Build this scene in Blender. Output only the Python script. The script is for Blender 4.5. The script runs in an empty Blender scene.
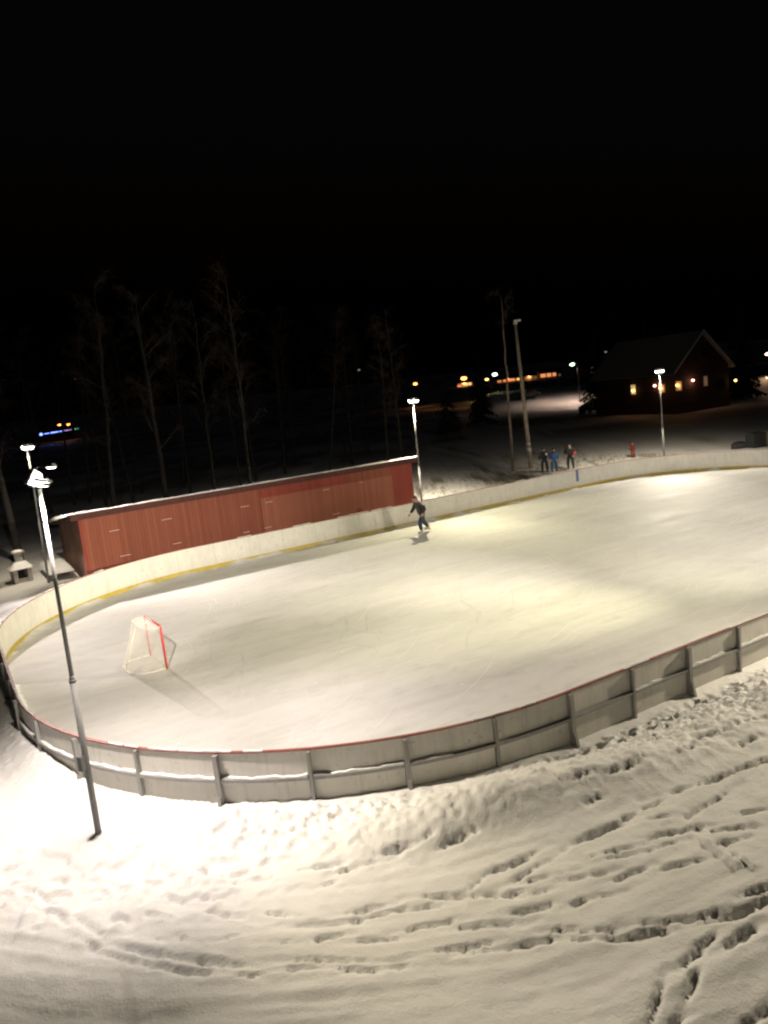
import bpy, bmesh, math, random
import numpy as np
from mathutils import Vector, Matrix, Euler

random.seed(7)
rng = np.random.default_rng(7)
SC = bpy.context.scene
COL = SC.collection
rad = math.radians

# ------------------------------------------------------------------ camera numbers (solved from the photograph)
CAM_H, PITCH, ROLL, FPX = 7.0, rad(9.137), rad(6.39), 771.7
_F = np.array([0, math.cos(PITCH), -math.sin(PITCH)])
_U0 = np.array([0, math.sin(PITCH), math.cos(PITCH)])
_R0 = np.array([1.0, 0, 0])
_R = math.cos(ROLL) * _R0 - math.sin(ROLL) * _U0
_U = math.sin(ROLL) * _R0 + math.cos(ROLL) * _U0


def ray(x, y):
    return _F + (x - 384) / FPX * _R - (y - 512) / FPX * _U


def ground_at(x, y, z=0.0):
    d = ray(x, y)
    p = np.array([0, 0, CAM_H]) + d * (z - CAM_H) / d[2]
    return p


def at_y(x, y, Y):
    d = ray(x, y)
    return np.array([0, 0, CAM_H]) + d * Y / d[1]


# ------------------------------------------------------------------ rink frame: u along, v across
RC = np.array([7.69, 29.13, 0.0])
RA = 0.519
E1 = np.array([math.cos(RA), math.sin(RA), 0])
E2 = np.array([-math.sin(RA), math.cos(RA), 0])
RL, RW, RR = 20.38, 11.23, 8.5


def W(u, v, z=0.0):
    p = RC + u * E1 + v * E2
    return Vector((p[0], p[1], z))


def to_uv(X, Y):
    dx, dy = X - RC[0], Y - RC[1]
    return dx * E1[0] + dy * E1[1], dx * E2[0] + dy * E2[1]


def rink_sd(u, v):
    qx = np.abs(u) - (RL - RR)
    qy = np.abs(v) - (RW - RR)
    return np.hypot(np.maximum(qx, 0), np.maximum(qy, 0)) + np.minimum(np.maximum(qx, qy), 0) - RR


PERIM = 4 * ((RL - RR) + (RW - RR)) + 2 * math.pi * RR


def rink_path(s, d=0.0):
    """point and outward normal (u,v) at arc length s, offset outwards by d"""
    a, b, q = 2 * (RL - RR), 2 * (RW - RR), math.pi * RR / 2
    s %= PERIM

    def arc(cu, cv, t):
        n = (math.cos(t), math.sin(t))
        return (cu + (RR + d) * n[0], cv + (RR + d) * n[1]), n
    if s < a:
        return (-(RL - RR) + s, -RW - d), (0, -1)
    s -= a
    if s < q:
        return arc(RL - RR, -(RW - RR), -math.pi / 2 + s / RR)
    s -= q
    if s < b:
        return (RL + d, -(RW - RR) + s), (1, 0)
    s -= b
    if s < q:
        return arc(RL - RR, RW - RR, s / RR)
    s -= q
    if s < a:
        return (RL - RR - s, RW + d), (0, 1)
    s -= a
    if s < q:
        return arc(-(RL - RR), RW - RR, math.pi / 2 + s / RR)
    s -= q
    if s < b:
        return (-RL - d, RW - RR - s), (-1, 0)
    s -= b
    return arc(-(RL - RR), -(RW - RR), math.pi + s / RR)


def PW(s, d, z):
    (u, v), _ = rink_path(s, d)
    return W(u, v, z)


# ------------------------------------------------------------------ noise (numpy)
def _hash(ix, iy, seed):
    h = (ix * 374761393 + iy * 668265263 + seed * 1442695041) & 0x7FFFFFFF
    h = ((h ^ (h >> 13)) * 1274126177) & 0x7FFFFFFF
    return ((h ^ (h >> 16)) & 0xFFFF) / 65535.0


def vnoise(x, y, seed=0):
    ix = np.floor(x).astype(np.int64)
    iy = np.floor(y).astype(np.int64)
    fx, fy = x - ix, y - iy
    fx = fx * fx * (3 - 2 * fx)
    fy = fy * fy * (3 - 2 * fy)
    a, b = _hash(ix, iy, seed), _hash(ix + 1, iy, seed)
    c, d = _hash(ix, iy + 1, seed), _hash(ix + 1, iy + 1, seed)
    return (a + (b - a) * fx) * (1 - fy) + (c + (d - c) * fx) * fy


def fbm(x, y, seed=0, octv=4, gain=.5):
    s, a, t = 0, 1.0, 0
    for i in range(octv):
        s = s + a * (vnoise(x * 2 ** i + 17.3 * i, y * 2 ** i - 9.1 * i, seed + i) - .5)
        t += a
        a *= gain
    return s / t * 2


def sstep(a, b, x):
    t = np.clip((x - a) / (b - a), 0, 1)
    return t * t * (3 - 2 * t)


# ------------------------------------------------------------------ object helpers
def tag(o, label=None, cat=None, group=None, kind=None):
    if label:
        o['label'] = label
    if cat:
        o['category'] = cat
    if group:
        o['group'] = group
    if kind:
        o['kind'] = kind
    return o


def thing(name, label, cat, loc=(0, 0, 0), rz=0.0, group=None):
    o = bpy.data.objects.new(name, None)
    COL.objects.link(o)
    o.location = loc
    o.rotation_euler = (0, 0, rz)
    o.empty_display_size = .3
    return tag(o, label, cat, group)


def copy_tree(o, parent=None):
    c = o.copy()
    COL.objects.link(c)
    c.parent = parent
    for ch in list(o.children):
        copy_tree(ch, c)
    return c


class MB:
    """collects shapes into one mesh"""

    def __init__(self):
        self.v, self.f, self.smooth, self.mi = [], [], [], []

    def add(self, vs, fs, smooth=False, mi=0):
        n = len(self.v)
        self.v.extend([tuple(p) for p in vs])
        for f in fs:
            self.f.append(tuple(n + i for i in f))
            self.smooth.append(smooth)
            self.mi.append(mi)
        return self

    def hexa(self, p, mi=0):  # 8 points: bottom 4 ccw, top 4 ccw
        return self.add(p, [(3, 2, 1, 0), (4, 5, 6, 7), (0, 1, 5, 4), (1, 2, 6, 5), (2, 3, 7, 6), (3, 0, 4, 7)], False, mi)

    def box(self, c, s, m=None, mi=0):
        x, y, z = s[0] / 2, s[1] / 2, s[2] / 2
        p = [Vector(q) for q in ((-x, -y, -z), (x, -y, -z), (x, y, -z), (-x, y, -z), (-x, -y, z), (x, -y, z), (x, y, z), (-x, y, z))]
        if m is not None:
            p = [m @ q for q in p]
        return self.hexa([q + Vector(c) for q in p], mi)

    def bbox(self, c, s, b=.01, m=None, mi=0):  # chamfered box
        bm = bmesh.new()
        bmesh.ops.create_cube(bm, size=1)
        for q in bm.verts:
            q.co = Vector((q.co.x * s[0], q.co.y * s[1], q.co.z * s[2]))
        bmesh.ops.bevel(bm, geom=bm.edges[:], offset=b, segments=1, affect='EDGES')
        return self.frombm(bm, c, m, False, mi)

    def frombm(self, bm, c=(0, 0, 0), m=None, smooth=False, mi=0):
        bm.verts.index_update()
        vs = [(m @ q.co if m is not None else q.co.copy()) + Vector(c) for q in bm.verts]
        fs = [[q.index for q in f.verts] for f in bm.faces]
        bm.free()
        return self.add(vs, fs, smooth, mi)

    def tube(self, pts, rads, n=6, smooth=True, cap=True, mi=0):
        pts = [Vector(p) for p in pts]
        if not hasattr(rads, '__len__'):
            rads = [rads] * len(pts)
        vs, fs = [], []
        ref = None
        for i, p in enumerate(pts):
            t = (pts[min(i + 1, len(pts) - 1)] - pts[max(i - 1, 0)])
            t.normalize()
            if ref is None:
                ref = Vector((0, 0, 1)) if abs(t.z) < .9 else Vector((1, 0, 0))
            a = t.cross(ref)
            if a.length < 1e-6:
                a = t.orthogonal()
            a.normalize()
            b = t.cross(a)
            ref = -b.cross(t) if False else ref
            for k in range(n):
                w = 2 * math.pi * k / n
                vs.append(p + (a * math.cos(w) + b * math.sin(w)) * rads[i])
        for i in range(len(pts) - 1):
            for k in range(n):
                fs.append((i * n + k, i * n + (k + 1) % n, (i + 1) * n + (k + 1) % n, (i + 1) * n + k))
        if cap:
            fs.append(tuple(range(n - 1, -1, -1)))
            fs.append(tuple((len(pts) - 1) * n + k for k in range(n)))
        return self.add(vs, fs, smooth, mi)

    def sphere(self, c, s, u=16, v=10, m=None, mi=0):
        bm = bmesh.new()
        bmesh.ops.create_uvsphere(bm, u_segments=u, v_segments=v, radius=1)
        for q in bm.verts:
            q.co = Vector((q.co.x * s[0], q.co.y * s[1], q.co.z * s[2]))
        return self.frombm(bm, c, m, True, mi)

    def build(self, name, mat, parent=None):
        me = bpy.data.meshes.new(name)
        me.from_pydata(self.v, [], self.f)
        me.polygons.foreach_set('use_smooth', self.smooth)
        mats = mat if isinstance(mat, (list, tuple)) else [mat]
        for m in mats:
            me.materials.append(m)
        me.polygons.foreach_set('material_index', self.mi)
        bm = bmesh.new()
        bm.from_mesh(me)
        bmesh.ops.recalc_face_normals(bm, faces=bm.faces)
        bm.to_mesh(me)
        bm.free()
        me.update()
        o = bpy.data.objects.new(name, me)
        COL.objects.link(o)
        if parent is not None:
            o.parent = parent
        return o


# ------------------------------------------------------------------ materials
class NT:
    def __init__(self, name):
        self.m = bpy.data.materials.new(name)
        self.m.use_nodes = True
        self.t = self.m.node_tree
        self.b = self.t.nodes['Principled BSDF']
        self.out = self.t.nodes['Material Output']
        self._tc = None

    def n(self, typ, **kw):
        x = self.t.nodes.new(typ)
        for k, v in kw.items():
            setattr(x, k, v)
        return x

    def l(self, a, b):
        self.t.links.new(a, b)

    def coord(self, scale=(1, 1, 1), rot=(0, 0, 0), obj=True):
        if self._tc is None:
            self._tc = self.n('ShaderNodeTexCoord')
        mp = self.n('ShaderNodeMapping')
        mp.inputs['Scale'].default_value = scale
        mp.inputs['Rotation'].default_value = rot
        self.l(self._tc.outputs['Object' if obj else 'Generated'], mp.inputs['Vector'])
        return mp.outputs[0]

    def noise(self, vec, scale, detail=4, rough=.55, dist=0):
        x = self.n('ShaderNodeTexNoise')
        x.inputs['Scale'].default_value = scale
        x.inputs['Detail'].default_value = detail
        x.inputs['Roughness'].default_value = rough
        x.inputs['Distortion'].default_value = dist
        self.l(vec, x.inputs['Vector'])
        return x.outputs['Fac']

    def ramp(self, fac, stops):
        r = self.n('ShaderNodeValToRGB')
        e = r.color_ramp.elements
        while len(e) < len(stops):
            e.new(.5)
        for i, (p, c) in enumerate(stops):
            e[i].position = p
            e[i].color = (*c, 1) if len(c) == 3 else c
        self.l(fac, r.inputs[0])
        return r.outputs[0]

    def mix(self, fac, a, b, mode='MIX'):
        x = self.n('ShaderNodeMix', data_type='RGBA', blend_type=mode)
        for s, v in ((0, fac), (6, a), (7, b)):
            if hasattr(v, 'node'):
                self.l(v, x.inputs[s])
            elif s == 0:
                x.inputs[s].default_value = v
            else:
                x.inputs[s].default_value = (*v, 1)
        return x.outputs[2]

    def math(self, op, a, b=None, clamp=False):
        x = self.n('ShaderNodeMath', operation=op, use_clamp=clamp)
        for i, v in ((0, a), (1, b)):
            if v is None:
                continue
            if hasattr(v, 'node'):
                self.l(v, x.inputs[i])
            else:
                x.inputs[i].default_value = v
        return x.outputs[0]

    def bump(self, h, strength=.3, dist=.02):
        x = self.n('ShaderNodeBump')
        x.inputs['Strength'].default_value = strength
        x.inputs['Distance'].default_value = dist
        self.l(h, x.inputs['Height'])
        self.l(x.outputs[0], self.b.inputs['Normal'])

    def set(self, col=None, rough=.6, metal=0.0, spec=.5):
        if col is not None:
            if hasattr(col, 'node'):
                self.l(col, self.b.inputs['Base Color'])
            else:
                self.b.inputs['Base Color'].default_value = (*col, 1)
        if hasattr(rough, 'node'):
            self.l(rough, self.b.inputs['Roughness'])
        else:
            self.b.inputs['Roughness'].default_value = rough
        self.b.inputs['Metallic'].default_value = metal
        self.b.inputs['Specular IOR Level'].default_value = spec
        return self.m


def mottled(name, c1, c2, scale=6, rough=.7, metal=0.0, spec=.4, stretch=(1, 1, 1), bump=0.0, detail=5):
    t = NT(name)
    f = t.noise(t.coord(stretch), scale, detail)
    col = t.ramp(f, [(.3, c1), (.7, c2)])
    if bump:
        t.bump(f, bump, .02)
    return t.set(col, rough, metal, spec)


def emissive(name, col, strength):
    t = NT(name)
    t.b.inputs['Base Color'].default_value = (*[min(1, c) for c in col], 1)
    t.b.inputs['Emission Color'].default_value = (*col, 1)
    t.b.inputs['Emission Strength'].default_value = strength
    t.b.inputs['Roughness'].default_value = .4
    return t.m


M = {}

# snow of the ground: crumbly bump, bare grass mixed in by a point attribute that also paints shade into the foot trails
t = NT('snow')
at = t.n('ShaderNodeAttribute', attribute_name='turf_shade')
co = t.coord()
n1 = t.noise(co, 9, 6, .6)
n2 = t.noise(co, 34, 4, .65)
n3 = t.noise(co, .6, 3)
snowc = t.ramp(n3, [(.3, (.77, .77, .765)), (.7, (.83, .825, .81))])
turf_shade = t.ramp(t.noise(co, 40, 4), [(.35, (.03, .035, .015)), (.65, (.14, .12, .06))])
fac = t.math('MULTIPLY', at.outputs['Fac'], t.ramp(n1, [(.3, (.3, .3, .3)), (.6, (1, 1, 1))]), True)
t.bump(t.math('ADD', t.math('MULTIPLY', n1, .6), t.math('MULTIPLY', n2, .4)), .6, .04)
M['snow'] = t.set(t.mix(fac, snowc, turf_shade), .62, 0, .25)

M['snow_cap'] = mottled('packed_snow', (.74, .74, .74), (.84, .84, .84), 14, .65, 0, .2, bump=.5)

# ice: cloudy, with wind-blown and skated streaks along the rink, thin skate cuts and scraped snow dust
t = NT('rink_ice')
co = t.coord((.24, 1.0, 1), (0, 0, 0))
cw = t.coord()
s1 = t.noise(co, .75, 7, .62, .6)
s2 = t.noise(t.coord((.10, 1.4, 1), (0, 0, rad(-9))), 1.5, 6, .65, .3)
big = t.noise(cw, .16, 3, .5)
fine = t.noise(cw, 7, 6, .7)
c = t.ramp(s1, [(.30, (.53, .525, .50)), (.50, (.61, .605, .58)), (.70, (.70, .695, .675))])
c = t.mix(t.ramp(s2, [(.42, (0, 0, 0)), (.72, (.5, .5, .5))]), c, (.74, .735, .715))
c = t.mix(t.ramp(s2, [(.25, (.45, .45, .45)), (.42, (0, 0, 0))]), c, (.50, .495, .475))
c = t.mix(t.ramp(big, [(.35, (.3, .3, .3)), (.65, (0, 0, 0))]), c, (.53, .53, .51))
for i, (sc, rz, dist) in enumerate(((.55, 20, 9), (.48, -35, 11), (.6, 75, 8), (.4, 130, 12))):
    wv = t.n('ShaderNodeTexWave', wave_type='RINGS' if i % 2 else 'BANDS', bands_direction='X') if i % 2 == 0 else t.n('ShaderNodeTexWave', wave_type='RINGS')
    wv.inputs['Scale'].default_value = sc
    wv.inputs['Distortion'].default_value = dist
    wv.inputs['Detail'].default_value = 1.0
    wv.inputs['Detail Scale'].default_value = .35
    t.l(t.coord((1, 1, 1), (0, 0, rad(rz))), wv.inputs['Vector'])
    line = t.ramp(wv.outputs['Fac'], [(.975, (0, 0, 0)), (.998, (.12, .12, .12))])
    gate = t.ramp(t.noise(t.coord((1, 1, 1), (0, 0, rad(rz * 2))), .5 + .1 * i, 4), [(.52, (0, 0, 0)), (.60, (1, 1, 1))])
    c = t.mix(t.mix(1.0, line, gate, 'MULTIPLY'), c, (.80, .80, .79))
mid = t.noise(t.coord((.55, 1, 1), (0, 0, rad(14))), 2.6, 7, .72, .4)
c = t.mix(t.ramp(mid, [(.30, (.55, .55, .55)), (.48, (0, 0, 0))]), c, (.47, .465, .445))
c = t.mix(t.ramp(mid, [(.56, (0, 0, 0)), (.74, (.5, .5, .5))]), c, (.75, .745, .725))
fleck = t.noise(cw, 3.2, 3, .5)
c = t.mix(t.ramp(fleck, [(.715, (0, 0, 0)), (.735, (.8, .8, .8))]), c, (.80, .80, .79))
dust = t.ramp(fine, [(.60, (0, 0, 0)), (.74, (.6, .6, .6))])
c = t.mix(t.mix(1.0, dust, t.ramp(s1, [(.42, (0, 0, 0)), (.6, (1, 1, 1))]), 'MULTIPLY'), c, (.80, .80, .79))
r = t.ramp(s1, [(.3, (.55, .55, .55)), (.62, (.75, .75, .75))])
t.bump(t.math('ADD', t.math('MULTIPLY', fine, .5), s2), .25, .012)
M['ice'] = t.set(c, r, 0, .10)

# hockey boards: once white plastic sheet, grimy
t = NT('board_sheet')
co = t.coord()
g = t.noise(co, 1.3, 6, .65)
g2 = t.noise(t.coord((3, 3, .35)), 3.5, 5, .6)
sep = t.n('ShaderNodeSeparateXYZ')
t.l(t._tc.outputs['Object'], sep.inputs[0])
low = t.math('MULTIPLY', t.math('SUBTRACT', .55, sep.outputs[2], True), t.math('MULTIPLY', g, 1.3), True)
c = t.ramp(g, [(.32, (.58, .565, .52)), (.68, (.68, .665, .615))])
c = t.mix(t.ramp(g2, [(.5, (0, 0, 0)), (.8, (.5, .5, .5))]), c, (.36, .345, .29))
c = t.mix(low, c, (.37, .35, .28))
sc_ = t.noise(t.coord((1, 1, 1.6)), 5.5, 3, .6)
c = t.mix(t.ramp(sc_, [(.64, (0, 0, 0)), (.69, (.35, .35, .35))]), c, (.22, .21, .20))
M['board'] = t.set(c, .5, 0, .3)
M['galv'] = mottled('galvanised_steel', (.14, .142, .142), (.2, .202, .2), 9, .6, .2, .4, (1, 1, .3))
M['post'] = mottled('weathered_post', (.26, .26, .25), (.36, .355, .34), 12, .7, .15, .4, (1, 1, .2))
M['red_cap'] = mottled('red_cap_paint', (.20, .055, .048), (.30, .09, .08), 8, .5)
M['yellow'] = mottled('yellow_kick_plate', (.33, .245, .03), (.46, .35, .06), 5, .5)
M['blue_mark'] = mottled('blue_mark_paint', (.09, .12, .26), (.14, .18, .34), 8, .5)
M['red_pipe'] = mottled('red_goal_paint', (.55, .04, .045), (.68, .07, .06), 9, .4)
M['white_pipe'] = mottled('white_goal_paint', (.62, .6, .55), (.74, .72, .66), 9, .45)
M['net'] = mottled('net_cord', (.70, .68, .62), (.80, .78, .72), 20, .8)

# falu-red boarding of the shed
def boarding(name, c1, c2, pitch, tint=(.5, .5, .5), axis=0):
    t = NT(name)
    co = t.coord()
    sep = t.n('ShaderNodeSeparateXYZ')
    t.l(co, sep.inputs[0])
    x = t.math('DIVIDE', sep.outputs[axis], pitch)
    idx = t.math('FLOOR', x)
    wn = t.n('ShaderNodeTexWhiteNoise', noise_dimensions='1D')
    t.l(idx, wn.inputs['W'])
    fr = t.math('FRACT', x)
    groove = t.math('LESS_THAN', fr, .07)
    g = t.noise(t.coord((4, 4, .4)), 3, 6, .65)
    big = t.noise(co, .35, 4, .6)
    f = t.math('ADD', t.math('MULTIPLY', g, .5), t.math('MULTIPLY', wn.outputs['Value'], .28))
    f = t.math('ADD', f, t.math('MULTIPLY', big, .3))
    c = t.ramp(f, [(.32, c1), (.78, c2)])
    c = t.mix(t.math('MULTIPLY', groove, .6), c, tuple(v * .3 for v in c1))
    t.bump(t.math('SUBTRACT', g, t.math('MULTIPLY', groove, 1.0)), .5, .012)
    return t.set(c, .75, 0, .2)


M['shed_red'] = boarding('falu_red_boarding', (.185, .056, .034), (.26, .086, .053), .15)
M['shed_orange'] = boarding('newer_red_boarding', (.25, .085, .052), (.32, .118, .076), .15)
M['shed_deep'] = boarding('deep_red_boarding', (.21, .042, .030), (.27, .060, .044), .15)
M['shed_grey'] = boarding('weathered_end_boarding', (.11, .050, .036), (.23, .145, .105), .16, axis=1)
M['dark_wood'] = mottled('dark_stained_timber', (.028, .02, .015), (.055, .04, .03), 5, .8, 0, .2, (1, 1, .2))
M['log_wall'] = boarding('brown_log_wall', (.06, .042, .032), (.10, .07, .052), .22, axis=2)
M['timber'] = mottled('grey_timber', (.16, .135, .10), (.26, .23, .18), 8, .8, 0, .2, (.4, .4, 3))
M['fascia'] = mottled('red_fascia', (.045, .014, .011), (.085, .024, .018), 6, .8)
M['brick'] = mottled('grey_masonry', (.24, .22, .19), (.40, .37, .32), 11, .85, bump=.4)
M['soot'] = mottled('sooty_opening', (.008, .008, .008), (.02, .018, .016), 6, .9)
M['roof_dark'] = mottled('dark_roofing', (.03, .03, .032), (.06, .058, .055), 8, .8)

M['roof_house'] = mottled('frosted_roofing', (.26, .25, .235), (.36, .35, .33), 4, .8)

# birch bark
t = NT('birch_bark')
co = t.coord((1, 1, .8))
b1 = t.noise(t.coord((2, 2, 9)), 2.2, 5, .7)
b2 = t.noise(co, 1.1, 4)
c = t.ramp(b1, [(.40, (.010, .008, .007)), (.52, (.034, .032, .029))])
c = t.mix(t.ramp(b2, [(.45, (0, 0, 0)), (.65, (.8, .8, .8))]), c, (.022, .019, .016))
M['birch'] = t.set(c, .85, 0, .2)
M['twig'] = mottled('twigs', (.026, .018, .014), (.052, .037, .027), 5, .9)
M['pine_bark'] = mottled('brown_bark', (.09, .07, .05), (.2, .16, .12), 6, .9, stretch=(1, 1, .25))
M['needles'] = mottled('spruce_needles', (.012, .022, .012), (.03, .045, .022), 4, .9)
M['pole_wood'] = mottled('grey_pole_wood', (.20, .17, .13), (.32, .28, .22), 7, .85, stretch=(2, 2, .2))
M['grass'] = mottled('dry_grass', (.10, .085, .045), (.26, .22, .13), 3, .9)
M['lens'] = emissive('lit_lamp_lens', (1.0, .93, .84), 14)
M['housing'] = mottled('lamp_housing', (.32, .32, .32), (.42, .42, .42), 8, .45, .3)
M['black'] = mottled('black_plastic', (.012, .012, .013), (.03, .03, .032), 8, .6)
M['skin'] = mottled('skin', (.42, .25, .18), (.5, .31, .23), 10, .6)
M['hair'] = mottled('auburn_hair', (.09, .035, .022), (.15, .06, .035), 14, .6, stretch=(1, 1, .3))
M['jacket'] = mottled('charcoal_jacket', (.022, .022, .027), (.05, .048, .056), 9, .8)
M['jeans'] = mottled('blue_jeans', (.02, .032, .055), (.04, .06, .10), 12, .8)
M['grey_hood'] = mottled('taupe_hood', (.19, .14, .125), (.27, .2, .18), 12, .85)
M['skate'] = mottled('skate_boot', (.03, .03, .03), (.09, .085, .08), 12, .5)
M['pale_skate'] = mottled('pale_skate_boot', (.48, .4, .36), (.62, .53, .48), 12, .5)
M['steel'] = mottled('skate_blade', (.45, .45, .46), (.6, .6, .6), 12, .3, .9)
M['dark_suit'] = mottled('dark_winter_suit', (.016, .018, .018), (.04, .043, .042), 9, .85)
M['blue_suit'] = mottled('blue_winter_suit', (.02, .06, .16), (.035, .09, .22), 9, .8)
M['red_cloth'] = mottled('red_cloth', (.5, .04, .035), (.65, .08, .06), 9, .8)
M['pale_cloth'] = mottled('pale_knit', (.36, .34, .30), (.5, .48, .43), 16, .9)
M['hydrant'] = mottled('red_hydrant_paint', (.11, .018, .016), (.17, .03, .026), 8, .5)
M['bin'] = mottled('dark_crate', (.018, .022, .022), (.04, .044, .044), 8, .7)
M['pale_box'] = mottled('pale_box', (.42, .38, .30), (.55, .5, .42), 8, .7)
M['house_pale'] = mottled('pale_render', (.38, .31, .25), (.5, .43, .36), 3, .8)
M['house_red'] = mottled('red_house_wall', (.22, .06, .04), (.3, .1, .07), 3, .8)
M['frame_white'] = mottled('white_trim', (.55, .53, .5), (.68, .66, .62), 6, .6)
M['win_warm'] = emissive('warm_window', (1.0, .55, .16), 1.4)
M['win_yellow'] = emissive('yellow_window', (1.0, .76, .36), .42)
M['win_orange'] = emissive('orange_window', (1.0, .36, .13), .85)
M['win_pink'] = emissive('dim_pink_window', (1.0, .55, .48), .10)
M['win_dim'] = emissive('dim_window', (1.0, .62, .35), .10)
M['lamp_pink'] = emissive('pink_orange_lamp', (1.0, .46, .30), 9)
M['lamp_amber'] = emissive('amber_lamp', (1.0, .55, .14), 7)
M['lamp_orange'] = emissive('sodium_lamp', (1.0, .30, .06), 10)
M['lamp_green'] = emissive('greenish_white_lamp', (.70, 1.0, .66), 9)
M['lamp_dim'] = emissive('faint_lamp', (.6, .55, .45), .35)
M['blue_led'] = emissive('blue_led', (.16, .26, 1.0), 5)
M['mix_led'] = emissive('violet_led', (.6, .32, .85), 1.2)
M['green_led'] = emissive('green_led', (.15, 1.0, .45), 1.4)


# ------------------------------------------------------------------ world: a dark northern night sky
w = bpy.data.worlds.new('World')
SC.world = w
w.use_nodes = True
sky = w.node_tree.nodes.new('ShaderNodeTexSky')
sky.sky_type = 'NISHITA'
sky.sun_disc = False
sky.sun_elevation = rad(-4)
sky.sun_rotation = rad(150)
bg = w.node_tree.nodes['Background']
w.node_tree.links.new(sky.outputs[0], bg.inputs[0])
bg.inputs[1].default_value = 0.08

# ------------------------------------------------------------------ snow ground: one sheet to the horizon
STROKES = []


def tile(ox, oy, k, txt):
    for q in txt.split():
        a = [float(c) for c in q.split(',')]
        STROKES.append((ox + a[0] / k, oy + a[1] / k, ox + a[2] / k, oy + a[3] / k))


tile(0, 820, 3, "20,190,85,180 55,205,75,210 105,215,155,238 70,120,60,130 0,150,40,130 120,265,175,280 175,285,200,302 220,285,260,305 255,310,300,335 245,350,285,375 300,385,365,405 270,235,300,222 300,240,335,228 240,205,270,195 310,180,360,200 140,180,185,170 250,175,285,168 430,180,465,188 445,155,505,160 480,220,545,238 580,215,665,228 635,262,735,282 700,175,768,170 590,142,620,146 340,285,385,293 440,275,525,292 460,345,485,350 545,345,580,358 655,352,715,338 370,370,525,402 435,415,520,435 520,435,580,445 595,445,640,450 595,410,740,430 700,455,768,465 190,190,215,195 320,135,345,132 215,150,240,152 380,125,430,128")
tile(256, 820, 3, "20,268,100,275 75,185,88,200 100,150,220,130 205,182,240,170 255,145,315,128 315,128,395,110 390,95,460,80 460,80,525,58 565,75,610,60 610,60,665,45 120,305,240,298 270,265,380,240 250,295,470,240 400,258,545,242 500,215,660,210 625,200,690,150 690,150,768,120 450,320,585,292 610,312,768,295 180,355,255,338 300,358,425,348 30,362,100,365 690,215,765,212 110,415,350,420 0,455,140,440 140,440,200,438 250,440,340,448 340,445,545,428 500,395,620,368 620,375,705,352 640,385,768,365")
tile(512, 820, 3, "175,68,220,40 220,40,320,0 240,100,370,72 370,72,470,25 470,25,565,5 270,110,370,90 430,75,500,55 440,142,580,110 180,165,280,145 310,165,395,135 0,125,75,85 0,170,115,105 50,172,155,148 0,205,35,200 40,215,100,200 0,268,75,255 75,250,115,238 175,242,235,220 235,220,310,205 0,362,115,338 110,315,195,312 210,322,300,315 185,342,340,340 340,338,410,325 420,325,465,318 390,298,550,285 550,285,620,268 560,300,650,285 650,280,720,258 720,250,768,220 705,215,768,190 645,370,720,315 550,390,605,330 515,425,545,390 520,530,555,445 415,590,450,485 460,605,510,580 700,600,768,545 610,65,685,42 600,18,690,5 650,78,665,100")
tile(512, 640, 3, "200,590,330,540 330,530,450,475 450,460,600,415 600,410,768,350 380,540,465,520 430,580,560,550 520,520,640,445 600,555,690,545 690,505,768,490 560,315,620,300 500,365,540,345 690,320,730,305 680,275,735,262 240,495,285,480 300,440,360,415 640,590,685,580 180,470,230,450")
RIDGES = [(512 + 580 / 3, 820 + 50 / 3, 512 + 680 / 3, 820 + 130 / 3), (512 + 690 / 3, 820 + 100 / 3, 512 + 735 / 3, 820 + 140 / 3)]
GZ = .2


def lamp_xy():
    return [(-5.40, 12.11), (-15.3, 34.08), (2.1, 41.04), (17.7, 47.63)]


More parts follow.
